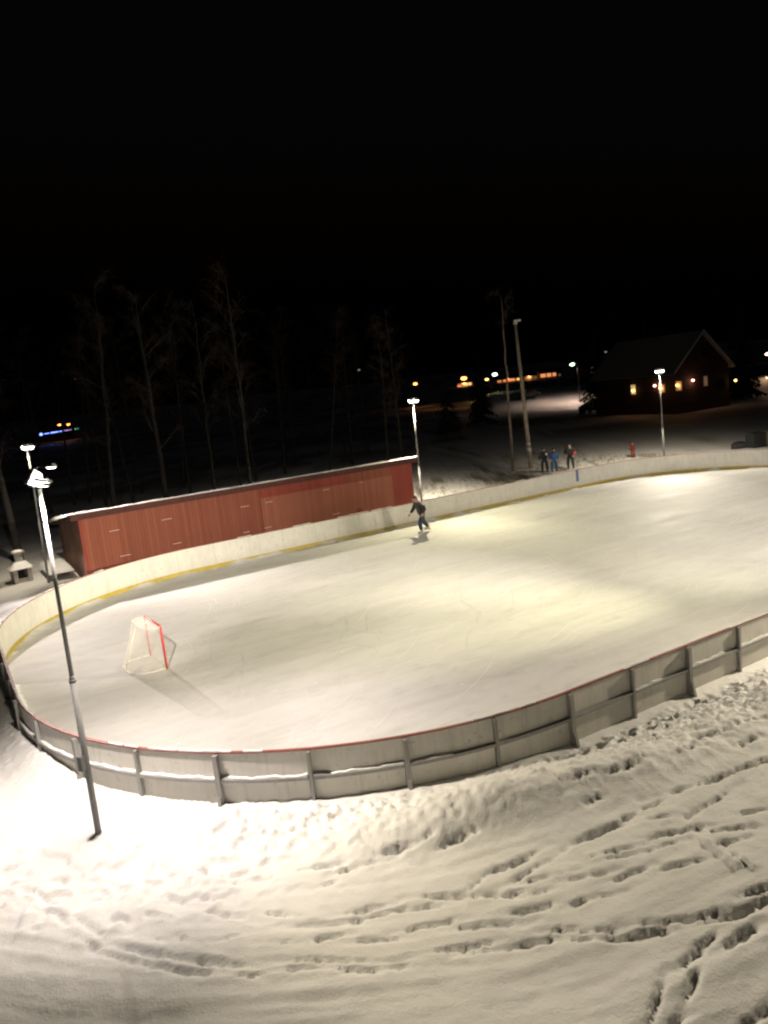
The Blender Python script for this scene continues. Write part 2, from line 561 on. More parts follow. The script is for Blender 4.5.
def build_ground():
    def axis(lo, hi, step, far_lo, far_hi):
        mid = list(np.arange(lo, hi, step))
        out, s, x = [], step, hi
        while x < far_hi:
            out.append(x)
            s *= 1.09
            x += s
        out.append(far_hi)
        pre, s, x = [], step, lo
        while x > far_lo:
            s *= 1.09
            x -= s
            pre.append(x)
        return np.array(pre[::-1] + mid + out)
    xs = axis(-9.5, 11.0, .042, -900, 900)
    ys = axis(6.4, 17.6, .042, -60, 1500)
    X, Y = np.meshgrid(xs, ys)
    u, v = to_uv(X, Y)
    d = rink_sd(u, v)
    near = sstep(3, -6, v) * sstep(60, 20, np.hypot(X, Y - 12))          # camera side of the rink
    z = .19 * near * np.ones_like(X)
    z += .10 * fbm(X / 4, Y / 4, 3, 3) * sstep(0.3, 2.5, d)
    # ploughed bank outside the near boards
    along = sstep(-18.2, -15.2, u) * (1 - .35 * sstep(-7, -2, u))
    gap = .75 + .55 * sstep(-14.5, -9, u)
    lump = fbm(X / .9, Y / .9, 21, 4, .6)
    lump2 = np.abs(fbm(X / .24, Y / .24, 31, 4, .7))
    sidev = sstep(-2, -6, v)
    prof = np.exp(-((d - gap - .55) / .55) ** 2)
    hump = np.exp(-((u + 14.2) / 1.3) ** 2) * .22 + np.exp(-((u + 12.3) / .9) ** 2) * .10
    z += sidev * along * prof * (.24 + hump + .10 * lump)
    rough = sidev * sstep(-21, -17, u) * np.exp(-((d - gap * .75) / 1.0) ** 2)
    z += rough * sstep(.06, .5, d) * (.11 * (lump2 - .15) + .085 * fbm(X / .11, Y / .11, 41, 3) + .05 * (vnoise(X / .085, Y / .085, 43) > .72))
    # trough at the foot of the boards on the right
    z -= sidev * sstep(-13.5, -11, u) * .16 * np.exp(-((d - .35) / .45) ** 2)
    # left end: snow thrown up against the boards
    left = sstep(-15, -19, u) * sstep(4, -5, v)
    z += left * sstep(-7.0, -4.8, v) * (.22 * np.exp(-((d - .1) / .5) ** 2) + .10 * np.exp(-(d / 1.6) ** 2) * (lump2 + .2))
    # far side: lumpy snow beyond the boards
    far = sstep(4, 8, v) * sstep(32, 14, d)
    z += far * (.10 * fbm(X / 1.7, Y / 1.7, 51, 4, .6) + .22 * np.exp(-((d - 2.2) / 1.4) ** 2) * (.4 + fbm(X / 2.2, Y / 2.2, 61, 3)) * sstep(.5, 3, u) * sstep(22, 14, u))
    turf_shade = far * sstep(.10, .45, fbm(X / .8, Y / .8, 71, 4, .6) + .3 * np.exp(-((d - 4) / 4) ** 2) * sstep(0, 3, u) * sstep(24, 10, u))
    turf_shade = np.maximum(turf_shade, sstep(26, 44, d) * sstep(.0, .25, fbm(X / 7, Y / 7, 81, 4, .6) + .12) * .9)
    # fine texture on the near snow
    z += near * (.012 * fbm(X / .25, Y / .25, 91, 3) + .03 * fbm(X / 1.3, Y / 1.3, 92, 3))
    z += near * sstep(.8, 2.5, d) * (.020 * fbm(u / 2.6, d / .16, 93, 3) + .022 * fbm(u / 1.4 + d, d / .5, 94, 3))
    # trampled area round the near lamp post
    tr = np.exp(-(((X + 4.6) / 3.2) ** 2 + ((Y - 11.0) / 1.3) ** 2))
    z -= tr * .10 * sstep(.18, .42, np.abs(fbm(X / .45, Y / .45, 95, 3)) + .05)
    # rolling field far away and a low rise behind the village
    z += sstep(60, 140, Y) * .5 * fbm(X / 40, Y / 40, 97, 3)
    z += 2.5 * sstep(146, 166, Y) * sstep(280, 200, Y) * sstep(17, 23, X - .16 * (Y - 150)) * sstep(62, 50, X)
    z += sstep(700, 1300, Y) * 14 * (1 + .8 * fbm(X / 160, Y / 160, 98, 3))
    # foot trails
    for (x0, y0, x1, y1), sign in [(s, -1) for s in STROKES] + [(r, 1) for r in RIDGES]:
        a = ground_at(x0, y0, GZ)[:2]
        b = ground_at(x1, y1, GZ)[:2]
        ln = float(np.hypot(*(b - a)))
        wd = random.uniform(.026, .044) * (1.15 if ln > .7 else 1)
        dep = random.uniform(.05, .085)
        if sign > 0:
            wd, dep = .05, .05
        m = .5
        j = (xs > min(a[0], b[0]) - m) & (xs < max(a[0], b[0]) + m)
        i = (ys > min(a[1], b[1]) - m) & (ys < max(a[1], b[1]) + m)
        if not j.any() or not i.any():
            continue
        sl = np.ix_(i, j)
        px, py = X[sl], Y[sl]
        t = np.clip(((px - a[0]) * (b[0] - a[0]) + (py - a[1]) * (b[1] - a[1])) / max(ln * ln, 1e-6), 0, 1)
        wob = .055 * (vnoise(px / .28, py / .28, 5) - .5) + .045 * (vnoise(px / .07, py / .07, 6) - .5)
        q = np.hypot(px - a[0] - t * (b[0] - a[0]), py - a[1] - t * (b[1] - a[1])) + wob
        steps = .70 + .30 * sstep(.35, .6, vnoise(px / .15, py / .15, 8))
        q = q / (.45 + .55 * np.sqrt(np.maximum(np.sin(math.pi * (.06 + .88 * t)), 0)))
        q = q / (.70 + .6 * vnoise(px / .13, py / .13, 15)) if sign < 0 else q
        body = 1 - sstep(wd * .5, wd * 1.3, q)
        rim = np.exp(-((q - wd * 1.75) / (wd * .55)) ** 2)
        if sign < 0:
            z[sl] += -dep * body * steps + .010 * rim * (vnoise(px / .2, py / .2, 9))
            t2 = ((px - a[0]) * (b[0] - a[0]) + (py - a[1]) * (b[1] - a[1])) / max(ln * ln, 1e-6)
            t2 = np.clip(t2, -.45, 1.45)
            q2 = np.hypot(px - a[0] - t2 * (b[0] - a[0]), py - a[1] - t2 * (b[1] - a[1])) + wob
            z[sl] -= .020 * (1 - sstep(wd * .4, wd * 2.6, q2)) * (.5 + vnoise(px / .3, py / .3, 19))
            turf_shade[sl] = np.maximum(turf_shade[sl], body * steps * .55 * sstep(-2.5, 3, px))  # exposed grass in the dents, its dark colour also deepening their shade
        else:
            z[sl] += dep * body
    # under the ice the ground is lower
    z = np.where(d < -.25, -.22, np.where(d < 0.03, np.minimum(z, .10), z))
    ny, nx = X.shape
    verts = np.stack([X, Y, z], -1).reshape(-1, 3)
    idx = np.arange(nx * ny).reshape(ny, nx)
    quads = np.stack([idx[:-1, :-1], idx[:-1, 1:], idx[1:, 1:], idx[1:, :-1]], -1).reshape(-1, 4)
    me = bpy.data.meshes.new('snow_ground')
    me.vertices.add(len(verts))
    me.vertices.foreach_set('co', verts.ravel())
    me.loops.add(quads.size)
    me.loops.foreach_set('vertex_index', quads.ravel().astype(np.int32))
    me.polygons.add(len(quads))
    me.polygons.foreach_set('loop_start', np.arange(0, quads.size, 4, dtype=np.int32))
    me.polygons.foreach_set('use_smooth', np.ones(len(quads), dtype=bool))
    me.update(calc_edges=True)
    at = me.attributes.new('turf_shade', 'FLOAT', 'POINT')
    at.data.foreach_set('value', np.clip(turf_shade, 0, 1).ravel().astype(np.float32))
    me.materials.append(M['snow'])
    o = bpy.data.objects.new('snow_ground', me)
    COL.objects.link(o)
    tag(o, kind='structure')

    def height(px, py):
        j = min(max(np.searchsorted(xs, px), 1), nx - 1)
        i = min(max(np.searchsorted(ys, py), 1), ny - 1)
        return float(z[i - 1:i + 1, j - 1:j + 1].mean())
    return height


ground_h = build_ground()

# ------------------------------------------------------------------ ice
def build_ice():
    n = 720
    offs = [-.0, .10, .22, .40, .7, 1.2, 2.2, 4.0, 6.5]
    vs, fs = [], []
    for k, d in enumerate(offs):
        for i in range(n):
            s = PERIM * i / n
            (u, v), _ = rink_path(s, -d - .004)
            e = max(0.0, float(fbm(np.array(s / 1.1), np.array(d * 2.0), 11, 4)) + .12)
            z = (.22 * e * math.exp(-d / .16)) if d < .6 else 0.0
            p = (u, v, z)
            vs.append(p)
    for k in range(len(offs) - 1):
        for i in range(n):
            a, b = k * n + i, k * n + (i + 1) % n
            fs.append((a, b, b + n, a + n))
    fs.append(tuple((len(offs) - 1) * n + i for i in range(n)))
    me = bpy.data.meshes.new('ice')
    me.from_pydata(vs, [], fs)
    me.polygons.foreach_set('use_smooth', [True] * len(fs))
    me.materials.append(M['ice'])
    o = bpy.data.objects.new('ice', me)
    o.location = RC
    o.rotation_euler = (0, 0, RA)
    COL.objects.link(o)
    tag(o, kind='structure')
    rr = random.Random(17)
    mk = MB()
    for i in range(750):
        u, v = rr.uniform(-18, 18), rr.uniform(-10, 10)
        if rink_sd(np.array(u), np.array(v)) > -1.2:
            continue
        a, cv = rr.gauss(0, .55) + rr.choice((0, math.pi, .6)), rr.uniform(-.28, .28)
        ln, wd = rr.uniform(.8, 4.5), rr.uniform(.004, .014)
        n, vs = 14, []
        for k in range(n + 1):
            ta = wd * math.sin(math.pi * (k + .3) / (n + .6))
            vs += [(u - math.sin(a) * ta, v + math.cos(a) * ta, .004), (u + math.sin(a) * ta, v - math.cos(a) * ta, .004)]
            u += math.cos(a) * ln / n
            v += math.sin(a) * ln / n
            a += cv * ln / n
        if rink_sd(np.array(u), np.array(v)) > -.8:
            continue
        mk.add(vs, [(2 * k, 2 * k + 1, 2 * k + 3, 2 * k + 2) for k in range(n)])
    sm = mk.build('skate_marks', M['snow_cap'], o)
    tag(sm, kind='stuff')


build_ice()

# ------------------------------------------------------------------ rink boards
boards = thing('rink_boards', 'low white hockey boards with red top rail and grey posts, ringing the ice', 'rink boards', tuple(W(0, 0, 0)), RA)
NB = 68
PITCHS = PERIM / NB
BH = 1.12


def LU(s, d, z):
    (u, v), _ = rink_path(s, d)
    return (u, v, z)


def sweep(mb, s0, s1, d0, d1, z0, z1, n=5, jit=None):
    vs = []
    for i in range(n + 1):
        s = s0 + (s1 - s0) * i / n
        j = jit(s) if jit else 0
        vs += [LU(s, d0, z0), LU(s, d1, z0), LU(s, d1, z1 + j), LU(s, d0, z1 + j)]
    fs = []
    for i in range(n):
        a, b = i * 4, i * 4 + 4
        for k in range(4):
            fs.append((a + k, a + (k + 1) % 4, b + (k + 1) % 4, b + k))
    fs += [(3, 2, 1, 0), tuple(n * 4 + k for k in range(4))]
    mb.add(vs, fs)


S0 = .06
for k in range(NB):
    s = S0 + k * PITCHS
    p = MB()
    sweep(p, s + .004, s + PITCHS - .004, 0, .022, -.12, BH - .03)
    p.build('board_panel', M['board'], boards)
    thick = (k % 2 == 0)
    (u, v), nrm = rink_path(s, 0)
    tx, ty = -nrm[1], nrm[0]
    q = MB()
    hw = .042 if thick else .030

    def pt(t_, d_, z_):
        return (u + nrm[0] * d_ + tx * t_, v + nrm[1] * d_ + ty * t_, z_)
    dd = .125 if thick else .105
    q.hexa([pt(-hw, .024, -.15), pt(hw, .024, -.15), pt(hw, dd, -.15), pt(-hw, dd, -.15), pt(-hw, .024, BH - .045), pt(hw, .024, BH - .045), pt(hw, dd, BH - .045), pt(-hw, dd, BH - .045)])
    if thick:  # raking foot
        q.hexa([pt(-hw * .7, dd + .002, -.15), pt(hw * .7, dd + .002, -.15), pt(hw * .7, dd + .15, -.15), pt(-hw * .7, dd + .15, -.15), pt(-hw * .7, dd + .002, .34), pt(hw * .7, dd + .002, .34), pt(hw * .7, dd + .02, .34), pt(-hw * .7, dd + .02, .34)])
    q.build('post', M['post'], boards)
    r_ = MB()
    sweep(r_, s + hw + .003, s + PITCHS - (.05 if not thick else .033) - .003, .024, .095, .565, .62)
    rail = r_.build('rail', M['post'], boards)
    # snow lying on the ledge where the photograph shows it, at the near left corner and in patches beyond
    kk = k if k < NB / 2 else k - NB
    amt = {-9: .5, -8: .8, -7: 1, -6: 1, -5: 1, -4: 1, -3: .9, -2: .25, -1: .15, 0: .1, 1: .25, 2: .6, 3: .8, 4: .8}.get(kk, .4 + .4 * random.random())
    if amt > .2:
        sc = MB()
        L0, L1 = s + hw + .01, s + PITCHS - .06
        if amt < .7:
            L1 = L0 + (L1 - L0) * (.35 + amt * .6)
        sweep(sc, L0, L1, .026, .090, .6215, .6215 + .018 + .018 * amt, 14, lambda q_: .012 * math.sin(q_ * 9) + .010 * math.sin(q_ * 23))
        sc.build('snow_ledge', M['snow_cap'], rail)
cap = MB()
sweep(cap, 0, PERIM, -.012, .050, BH - .0285, BH - .004, 480)
capo = cap.build('top_rail', M['red_cap'], boards)
# patches of snow along the top rail
s = 0.0
while s < PERIM:
    ln = random.uniform(.3, 1.8)
    kk = s if s < PERIM / 2 else s - PERIM
    # near-left corner and far side keep the longest drifts
    keep = .85 if -13 < kk < -5 else .55 if kk > 30 or kk < -20 else .30
    if random.random() < keep:
        a = random.uniform(.006, .022)
        sn = MB()
        sweep(sn, s, min(s + ln, PERIM - .01), -.004 + random.uniform(0, .02), .05 - random.uniform(0, .015), BH - .0035, BH + .004 + a, 8, lambda q_: .005 * math.sin(q_ * 11) + .004 * math.sin(q_ * 29))
        sn.build('snow_patch', M['snow_cap'], capo)
    s += ln + random.uniform(.02, .25)
kp = MB()
sweep(kp, 0, PERIM, -.014, -.003, -.1, .165, 480)
kp.build('kick_strip', M['yellow'], boards)
bmk = MB()
(_sb) = 2 * (RL - RR) + 2 * (RW - RR) + math.pi * RR + (RL - RR - 11.0)
sweep(bmk, _sb + .30, _sb + .50, -.010, -.003, .42, BH - .035, 3)
bmk.build('blue_line_mark', M['blue_mark'], boards)

# ------------------------------------------------------------------ floodlight posts
LAMP_H = 6.15


def flood_post(label, base, face, tilt=(0, 0), beams=(), heads=None, lower=2.6):
    """face: world angle the floods point towards; beams: (tilt, yaw, cone, blend, power, colour)"""
    o = thing('floodlight_post', label, 'floodlight post', base, 0, 'floodlight posts round the rink')
    H = LAMP_H - base[2]
    dx, dy = tilt

    def ax(z):
        return Vector((dx * z / H, dy * z / H, z))
    p = MB()
    p.tube([ax(-.4), ax(lower)], [.056, .050], 14)
    p.tube([ax(lower + .001), ax(lower + .09)], [.044, .041], 14)
    p.tube([ax(lower + .091), ax(H - .05)], [.037, .027], 14)
    p.build('pole', M['galv'], o)
    b = MB()
    b.tube([ax(lower - .03), ax(lower + .03)], [.058, .058], 14)
    b.build('collar', M['galv'], o)
    b = MB()
    b.tube([ax(H - .66), ax(H - .62)], [.032, .032], 14)
    b.build('cable_band', M['black'], o)
    b = MB()
    b.bbox(ax(1.35) + Vector((math.cos(face + math.pi) * .1, math.sin(face + math.pi) * .1, 0)), (.10, .10, .26), .012, Matrix.Rotation(face, 3, 'Z'))
    b.build('fuse_box', M['galv'], o)
    top = ax(H)
    fx = Vector((math.cos(face), math.sin(face), 0))
    sx = Vector((-math.sin(face), math.cos(face), 0))
    a = MB()
    a.tube([top - sx * .22 - Vector((0, 0, .06)), top + sx * .22 - Vector((0, 0, .06))], .024, 8)
    a.tube([top - Vector((0, 0, .10)), top], .045, 10)
    a.build('cross_arm', M['galv'], o)
    if heads is None:
        heads = [(Vector((.06, -.15, .03)), rad(24), 0, (.24, .22, .14)), (Vector((.06, .15, .03)), rad(24), 0, (.24, .22, .14))]
    for off, pit, yw, sz in heads:
        rot = Matrix.Rotation(face + yw, 3, 'Z') @ Matrix.Rotation(pit, 3, 'Y')
        c = top + fx * off.x + sx * off.y + Vector((0, 0, off.z))
        h = MB()
        h.bbox(c + rot @ Vector((0, 0, .022)), (sz[0] + .03, sz[1] + .03, .036), .010, rot)
        for i in range(4):
            h.box(c + rot @ Vector((sz[0] * (-.36 + .24 * i), 0, .050)), (.010, sz[1] * .9, .02), rot)
        hd = h.build('lamp_head', M['housing'], o)
        if off.z > .15:
            br = MB()
            br.tube([top - Vector((0, 0, .05)), top + Vector((0, 0, off.z + .03)), c + Vector((0, 0, .03))], .011, 6)
            br.build('bracket', M['galv'], o)
        l = MB()
        bm = bmesh.new()
        bmesh.ops.create_cube(bm, size=1)
        for q in bm.verts:
            k = .78 if q.co.z < 0 else 1
            q.co = Vector((q.co.x * sz[0] * k, q.co.y * sz[1] * k, q.co.z * sz[2]))
        bmesh.ops.bevel(bm, geom=bm.edges[:], offset=min(.02, sz[2] * .3), segments=2, affect='EDGES')
        l.frombm(bm, c + rot @ Vector((0, 0, .001 - sz[2] / 2)), rot, True)
        l.build('lens', M['lens'], hd)
    for k, (tl, yaw, cone, blend, power, colr) in enumerate(beams):
        ld = bpy.data.lights.new('flood_beam', 'SPOT')
        ld.energy = power
        ld.color = colr
        ld.spot_size = rad(cone)
        ld.spot_blend = blend
        ld.shadow_soft_size = .10
        lo = bpy.data.objects.new('flood_beam', ld)
        COL.objects.link(lo)
        lo.parent = o
        dirv = Vector((math.cos(face + rad(yaw)) * math.sin(rad(tl)), math.sin(face + rad(yaw)) * math.sin(rad(tl)), -math.cos(rad(tl))))
        lo.location = top + fx * (.060 if tl > 0 else -.060) + Vector((0, 0, -.22))
        lo.rotation_euler = dirv.to_track_quat('-Z', 'Y').to_euler()
    return o


def face_to(base, uv):
    t_ = W(*uv)
    return math.atan2(t_.y - base[1], t_.x - base[0])


PINK, WARM, YEL, AMB = (1.0, .87, .79), (1.0, .89, .72), (1.0, .91, .58), (1.0, .86, .63)


def aim(base, face, tx, ty, tz=0.0):
    """tilt and yaw that point a head on the post at a ground point"""
    dx, dy = tx - base[0], ty - base[1]
    return math.degrees(math.atan2(math.hypot(dx, dy), LAMP_H - .2 - tz)), math.degrees(math.atan2(dy, dx) - face)


def far_beams(p, c, spill, tl=60):
    return [(tl, -28, 100, .75, p / 2, c), (tl, 28, 100, .75, p / 2, c), (-30, 0, 112, .7, spill, AMB)]


b = (-5.40, 12.11, .0)
b = (b[0], b[1], ground_h(b[0], b[1]) - .03)
f_ = face_to(b, (-6, 1))
flood_post('grey steel floodlight post nearest the viewer, planted in trampled snow outside the boards', b, f_, (.07, .0),
           [(*aim(b, f_, -10.5, 29), 42, .9, 6500, PINK), (*aim(b, f_, 2.5, 19), 62, 1.0, 2600, PINK), (64, 20, 84, .8, 900, PINK), (12, 0, 98, .75, 2600, PINK), (1, 0, 177, .35, 480, AMB),
            (*aim(b, f_, 5.5, 8.0), 84, .9, 2600, AMB)],
           [(Vector((.02, -.02, -.02)), rad(14), rad(-20), (.25, .22, .07)), (Vector((-.02, .13, .08)), rad(58), rad(150), (.24, .20, .15)), (Vector((.10, -.22, .19)), rad(4), 0, (.07, .14, .016))], 2.75)
b = (-15.35, 34.08, 0)
f_ = face_to(b, (-4, -2))
flood_post('floodlight post standing in snow between the masonry fireplace and the red shed', b, f_, (.13, 0), far_beams(11500, PINK, 1100, 60), None, 2.9)
b = (2.07, 41.04, 0)
flood_post('floodlight post rising behind the boards at the right end of the red shed', b, face_to(b, (0, -2)), (.10, 0), far_beams(6400, YEL, 9000))
b = (17.71, 47.63, 0)
flood_post('floodlight post behind the far boards in front of the dark gabled house', b, face_to(b, (8, 0)), (-.03, 0), far_beams(6800, WARM, 4200))
p_ = W(2.5, -13.1)
b = (p_.x, p_.y, 0)
f_ = face_to(b, (-6, 3))
flood_post('floodlight post on the near side of the rink, right of the framed view', b, f_, (0, 0),
           [(*aim(b, f_, -6.5, 24.5), 44, 1.0, 20000, YEL), (*aim(b, f_, -7, 31.5), 34, .9, 16000, WARM), (*aim(b, f_, 1, 26), 66, 1.0, 3200, YEL), (*aim(b, f_, 4, 20.5), 110, 1.0, 1300, WARM), (*aim(b, f_, 17, 29), 84, 1.0, 2600, WARM), (*aim(b, f_, 6.3, 14.2), 60, 1.0, 2600, AMB), (*aim(b, f_, 9, 33), 92, .9, 4200, WARM), (*aim(b, f_, 6.5, 11.5), 92, .8, 4300, AMB)])
p_ = W(18.5, -12.2)
b = (p_.x, p_.y, 0)
flood_post('floodlight post at the near right corner of the rink, outside the framed view', b, face_to(b, (7, 2)), (0, 0), far_beams(7500, WARM, 1200))

# ------------------------------------------------------------------ hockey goal
def hockey_goal():
    c = W(-16.58, .33)
    g = thing('hockey_goal', 'hockey goal with red posts, white net and rounded base on the ice', 'hockey goal', (c.x, c.y, 0.012), RA + rad(2))
    hw, H, D = .80, 1.22, .92          # opening faces +x
    r = .032
    f = MB()
    f.tube([(0, -hw, 0), (0, -hw, H - .05), (0, -hw + .05, H), (0, hw - .05, H), (0, hw, H - .05), (0, hw, 0)], r, 10)
    f.build('goal_frame', M['red_pipe'], g)

    def base(t):  # rounded back from right post to left post
        a = math.pi * t
        e = 1.0
        return Vector((-D * abs(math.sin(a)) ** .6, -hw * math.copysign(abs(math.cos(a)) ** .55, math.cos(a)), 0))
    bp = [base(i / 28) for i in range(29)]
    b_ = MB()
    b_.tube([q + Vector((0, 0, .02)) for q in bp], .022, 8)
    b_.build('base_frame', M['white_pipe'], g)

    def topc(t):
        a = math.pi * t
        return Vector((-.46 * abs(math.sin(a)) ** .6, -hw * .97 * math.copysign(abs(math.cos(a)) ** .5, math.cos(a)), H - .015))
    tp = [topc(i / 28) for i in range(29)]
    tb = MB()
    tb.tube(tp, .016, 8)
    tb.tube([(0, 0, H), tuple(topc(.5))], .014, 6)
    tb.tube([tuple(topc(.5)), tuple(base(.5) + Vector((0, 0, .02)))], .014, 6)
    tb.build('top_frame', M['white_pipe'], g)
    n = MB()
    cw = .0037
    ns = 64
    for i in range(ns + 1):
        t_ = i / ns
        a, e = topc(t_), base(t_) + Vector((0, 0, .03))
        m_ = (a + e) / 2 + Vector((.03, 0, -.02))
        n.tube([a, m_, e], cw, 3, False, False)
    for j in range(1, 26):
        k = j / 26
        n.tube([topc(i / 40).lerp(base(i / 40) + Vector((0, 0, .03)), k) + Vector((.03 * math.sin(k * math.pi), 0, -.02 * math.sin(k * math.pi))) for i in range(41)], cw, 3, False, False)
    for i in range(1, 34):
        y = -hw + 2 * hw * i / 34
        k = abs(y) / (hw * .97)
        xx = -.46 * (max(0, 1 - min(1, k) ** 4)) ** .3
        n.tube([(0, y, H), (xx, y, H - .02)], cw, 3, False, False)
    for i in range(1, 10):
        x = -.46 * i / 10
        n.tube([(x, -hw * .93, H - .008), (x, hw * .93, H - .008)], cw, 3, False, False)
    n.build('net', M['net'], g)
    return g


hockey_goal()

# ------------------------------------------------------------------ red shed
def shed():
    u0, u1, v0, v1 = -16.2, .42, 13.0, 20.3
    zf, zb = 3.02, 2.05
    o = thing('red_shed', 'long low red plank shed with a snow-edged lean-to roof behind the boards', 'shed', tuple(W(0, 0, 0)), RA)
    wl = MB()
    T = .12

    def quadwall(a, b, za0, za1, zb1, th):  # vertical wall from a to b, heights za1, zb1
        a, b = Vector((*a, 0)), Vector((*b, 0))
        nrm = Vector((b.y - a.y, a.x - b.x, 0)).normalized() * th
        wl.hexa([a + Vector((0, 0, za0)), b + Vector((0, 0, za0)), b - nrm + Vector((0, 0, za0)), a - nrm + Vector((0, 0, za0)),
                 a + Vector((0, 0, za1)), b + Vector((0, 0, zb1)), b - nrm + Vector((0, 0, zb1)), a - nrm + Vector((0, 0, za1))])
    quadwall((u0, v0), (u1, v0), -.1, zf, zf, T)
    wl.build('front_wall', M['shed_red'], o)
    wl = MB()
    quadwall((u0, v1), (u0, v0 + T + .003), -.1, zb, zf - .02, T)
    wl.build('end_wall', M['shed_grey'], o)
    wl = MB()
    quadwall((u1, v0 + T + .003), (u1, v1), -.1, zf - .02, zb, T)
    quadwall((u1 - T - .003, v1), (u0 + T + .003, v1), -.1, zb - .02, zb - .02, T)
    wl.build('rear_wall', M['shed_red'], o)
    # replaced boarding, proud of the old front
    for a, b_, z0, z1, mt in ((-8.1, -.72, .0, 2.44, 'shed_orange'), (-8.1, -3.4, 2.445, 2.95, 'shed_deep'), (-.70, .40, .0, 2.9, 'shed_deep')):
        q = MB()
        q.box(((a + b_) / 2, v0 - .012, (z0 + z1) / 2), (b_ - a, .018, z1 - z0))
        q.build('boarding_patch', M[mt], o)
    # white ledges: short battens with snow on them
    for (u_, z_, ln) in ((-14.9, 2.18, .55), (-12.6, 2.26, .6), (-14.6, 1.02, .6), (-12.3, 1.1, .5), (-8.9, 2.2, .55), (-7.7, 2.2, .5), (-9.0, .98, .4), (-7.9, 1.0, .5), (-4.6, 2.3, .45), (-4.2, 1.0, .5), (-2.6, 2.35, .3)):
        q = MB()
        q.box((u_, v0 - .045, z_), (ln * .8, .04, .02))
        bt = q.build('batten', M['shed_deep'], o)
        q = MB()
        q.box((u_, v0 - .045, z_ + .018), (ln * .76, .036, .012))
        q.build('snow_ledge', M['snow_cap'], bt)
    # roof slab: front eave at v 12.6, falling to the back
    vf, vb = 12.52, 20.9
    rz_f, rz_b = 3.22, 2.05
    ru0, ru1 = -16.62, .62
    rf = MB()
    rf.hexa([(ru0, vf, rz_f - .11), (ru1, vf, rz_f - .11), (ru1, vb, rz_b - .11), (ru0, vb, rz_b - .11), (ru0, vf, rz_f), (ru1, vf, rz_f), (ru1, vb, rz_b), (ru0, vb, rz_b)])
    ro = rf.build('roof', M['dark_wood'], o)
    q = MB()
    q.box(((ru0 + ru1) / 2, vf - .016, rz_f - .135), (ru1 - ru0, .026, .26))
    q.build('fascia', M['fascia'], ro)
    # snow blanket on the roof with a slightly lumpy front lip
    N = 90
    vs, fs = [], []
    for i in range(N + 1):
        u_ = ru0 - .03 + (ru1 - ru0 + .06) * i / N
        b1 = .026 + .010 * math.sin(i * .43) + .008 * math.sin(i * 1.13) + random.uniform(-.008, .008)
        for (v_, z_) in ((vf - .05, rz_f + .003), (vf - .055, rz_f + b1 * .7), (vf + .10, rz_f + b1 + .01), (17, rz_f + (rz_b - rz_f) * .53 + .16), (vb + .03, rz_b + .13), (vb + .03, rz_b + .003)):
            vs.append((u_, v_, z_))
    for i in range(N):
        for k in range(5):
            fs.append((i * 6 + k, i * 6 + k + 1, i * 6 + 7 + k, i * 6 + 6 + k))
        fs.append((i * 6 + 5, i * 6, i * 6 + 6, i * 6 + 11))
    fs += [tuple(range(6)), tuple(N * 6 + k for k in range(5, -1, -1))]
    MB().add(vs, fs, True).build('roof_snow', M['snow_cap'], ro)
    # rafter tails under the eave
    for i in range(18):
        u_ = -16.0 + i * .96
        q = MB()
        q.box((u_, 12.76, 3.02), (.07, .40, .12))
        q.build('rafter_tail', M['dark_wood'], ro)
    # corner boards
    for u_ in (u0 - .012, u1 + .012):
        q = MB()
        q.box((u_, v0 - .035, 1.45), (.14, .022, 3.0))
        q.build('corner_board', M['shed_deep'], o)


shed()

# snow-covered platform by the shed's end
pl = thing('plank_platform', 'low plank platform under a thick snow slab at the left end of the red shed', 'platform', tuple(W(-16.95, 17.5, 0)), RA)
q = MB()
for i in range(6):
    q.box((-.45 + i * .18, 0, .30), (.16, 3.3, .04))
q.build('deck', M['timber'], pl)
for sx_ in (-.42, .42):
    for sy_ in (-1.5, 0, 1.5):
        q = MB()
        q.box((sx_, sy_, .09), (.09, .09, .378))
        q.build('leg', M['timber'], pl)
q = MB()
bm = bmesh.new()
bmesh.ops.create_grid(bm, x_segments=14, y_segments=40, size=.5)
for v_ in bm.verts:
    ex = 1 - (abs(v_.co.x) * 2) ** 6
    ey = 1 - (abs(v_.co.y) * 2) ** 14
    hh = .20 * max(0, ex * ey) ** .5 + .02 * float(fbm(np.array(v_.co.x * 5), np.array(v_.co.y * 12), 3, 3))
    v_.co = Vector((v_.co.x * 1.16, v_.co.y * 3.4, .323 + max(0.0, hh)))
q.frombm(bm, smooth=True)
q.build('snow_slab', M['snow_cap'], pl)

# ------------------------------------------------------------------ outdoor masonry fireplace
fp = thing('outdoor_fireplace', 'squat masonry outdoor fireplace with a snow-capped chimney beside the birch', 'fireplace', (-17.02, 35.15, 0), rad(-62) + math.pi / 2 + RA * 0 + rad(10))
q = MB()
q.hexa([(-.40, -.34, .0), (-.22, -.34, 0), (-.22, .34, 0), (-.40, .34, 0), (-.40, -.34, .62), (-.22, -.34, .62), (-.22, .34, .62), (-.40, .34, .62)])
q.hexa([(.22, -.34, .0), (.40, -.34, 0), (.40, .34, 0), (.22, .34, 0), (.22, -.34, .62), (.40, -.34, .62), (.40, .34, .62), (.22, .34, .62)])
q.box((0, .27, .31), (.436, .13, .62))
q.box((0, -.036, .10), (.436, .476, .20))
q.build('hearth', M['brick'], fp)
q = MB()
q.box((0, -.03, .205), (.42, .44, .006))
q.box((0, .199, .41), (.42, .008, .40))
q.build('sooty_opening', M['soot'], fp)
q = MB()
q.hexa([(-.50, -.42, .624), (.50, -.42, .624), (.50, .42, .624), (-.50, .42, .624), (-.20, -.18, .95), (.20, -.18, .95), (.20, .18, .95), (-.20, .18, .95)])
q.build('hood', M['brick'], fp)
q = MB()
for sg in ((-.35, -.26), (.35, -.26), (-.35, .26), (.35, .26)):
    pass
vs = []
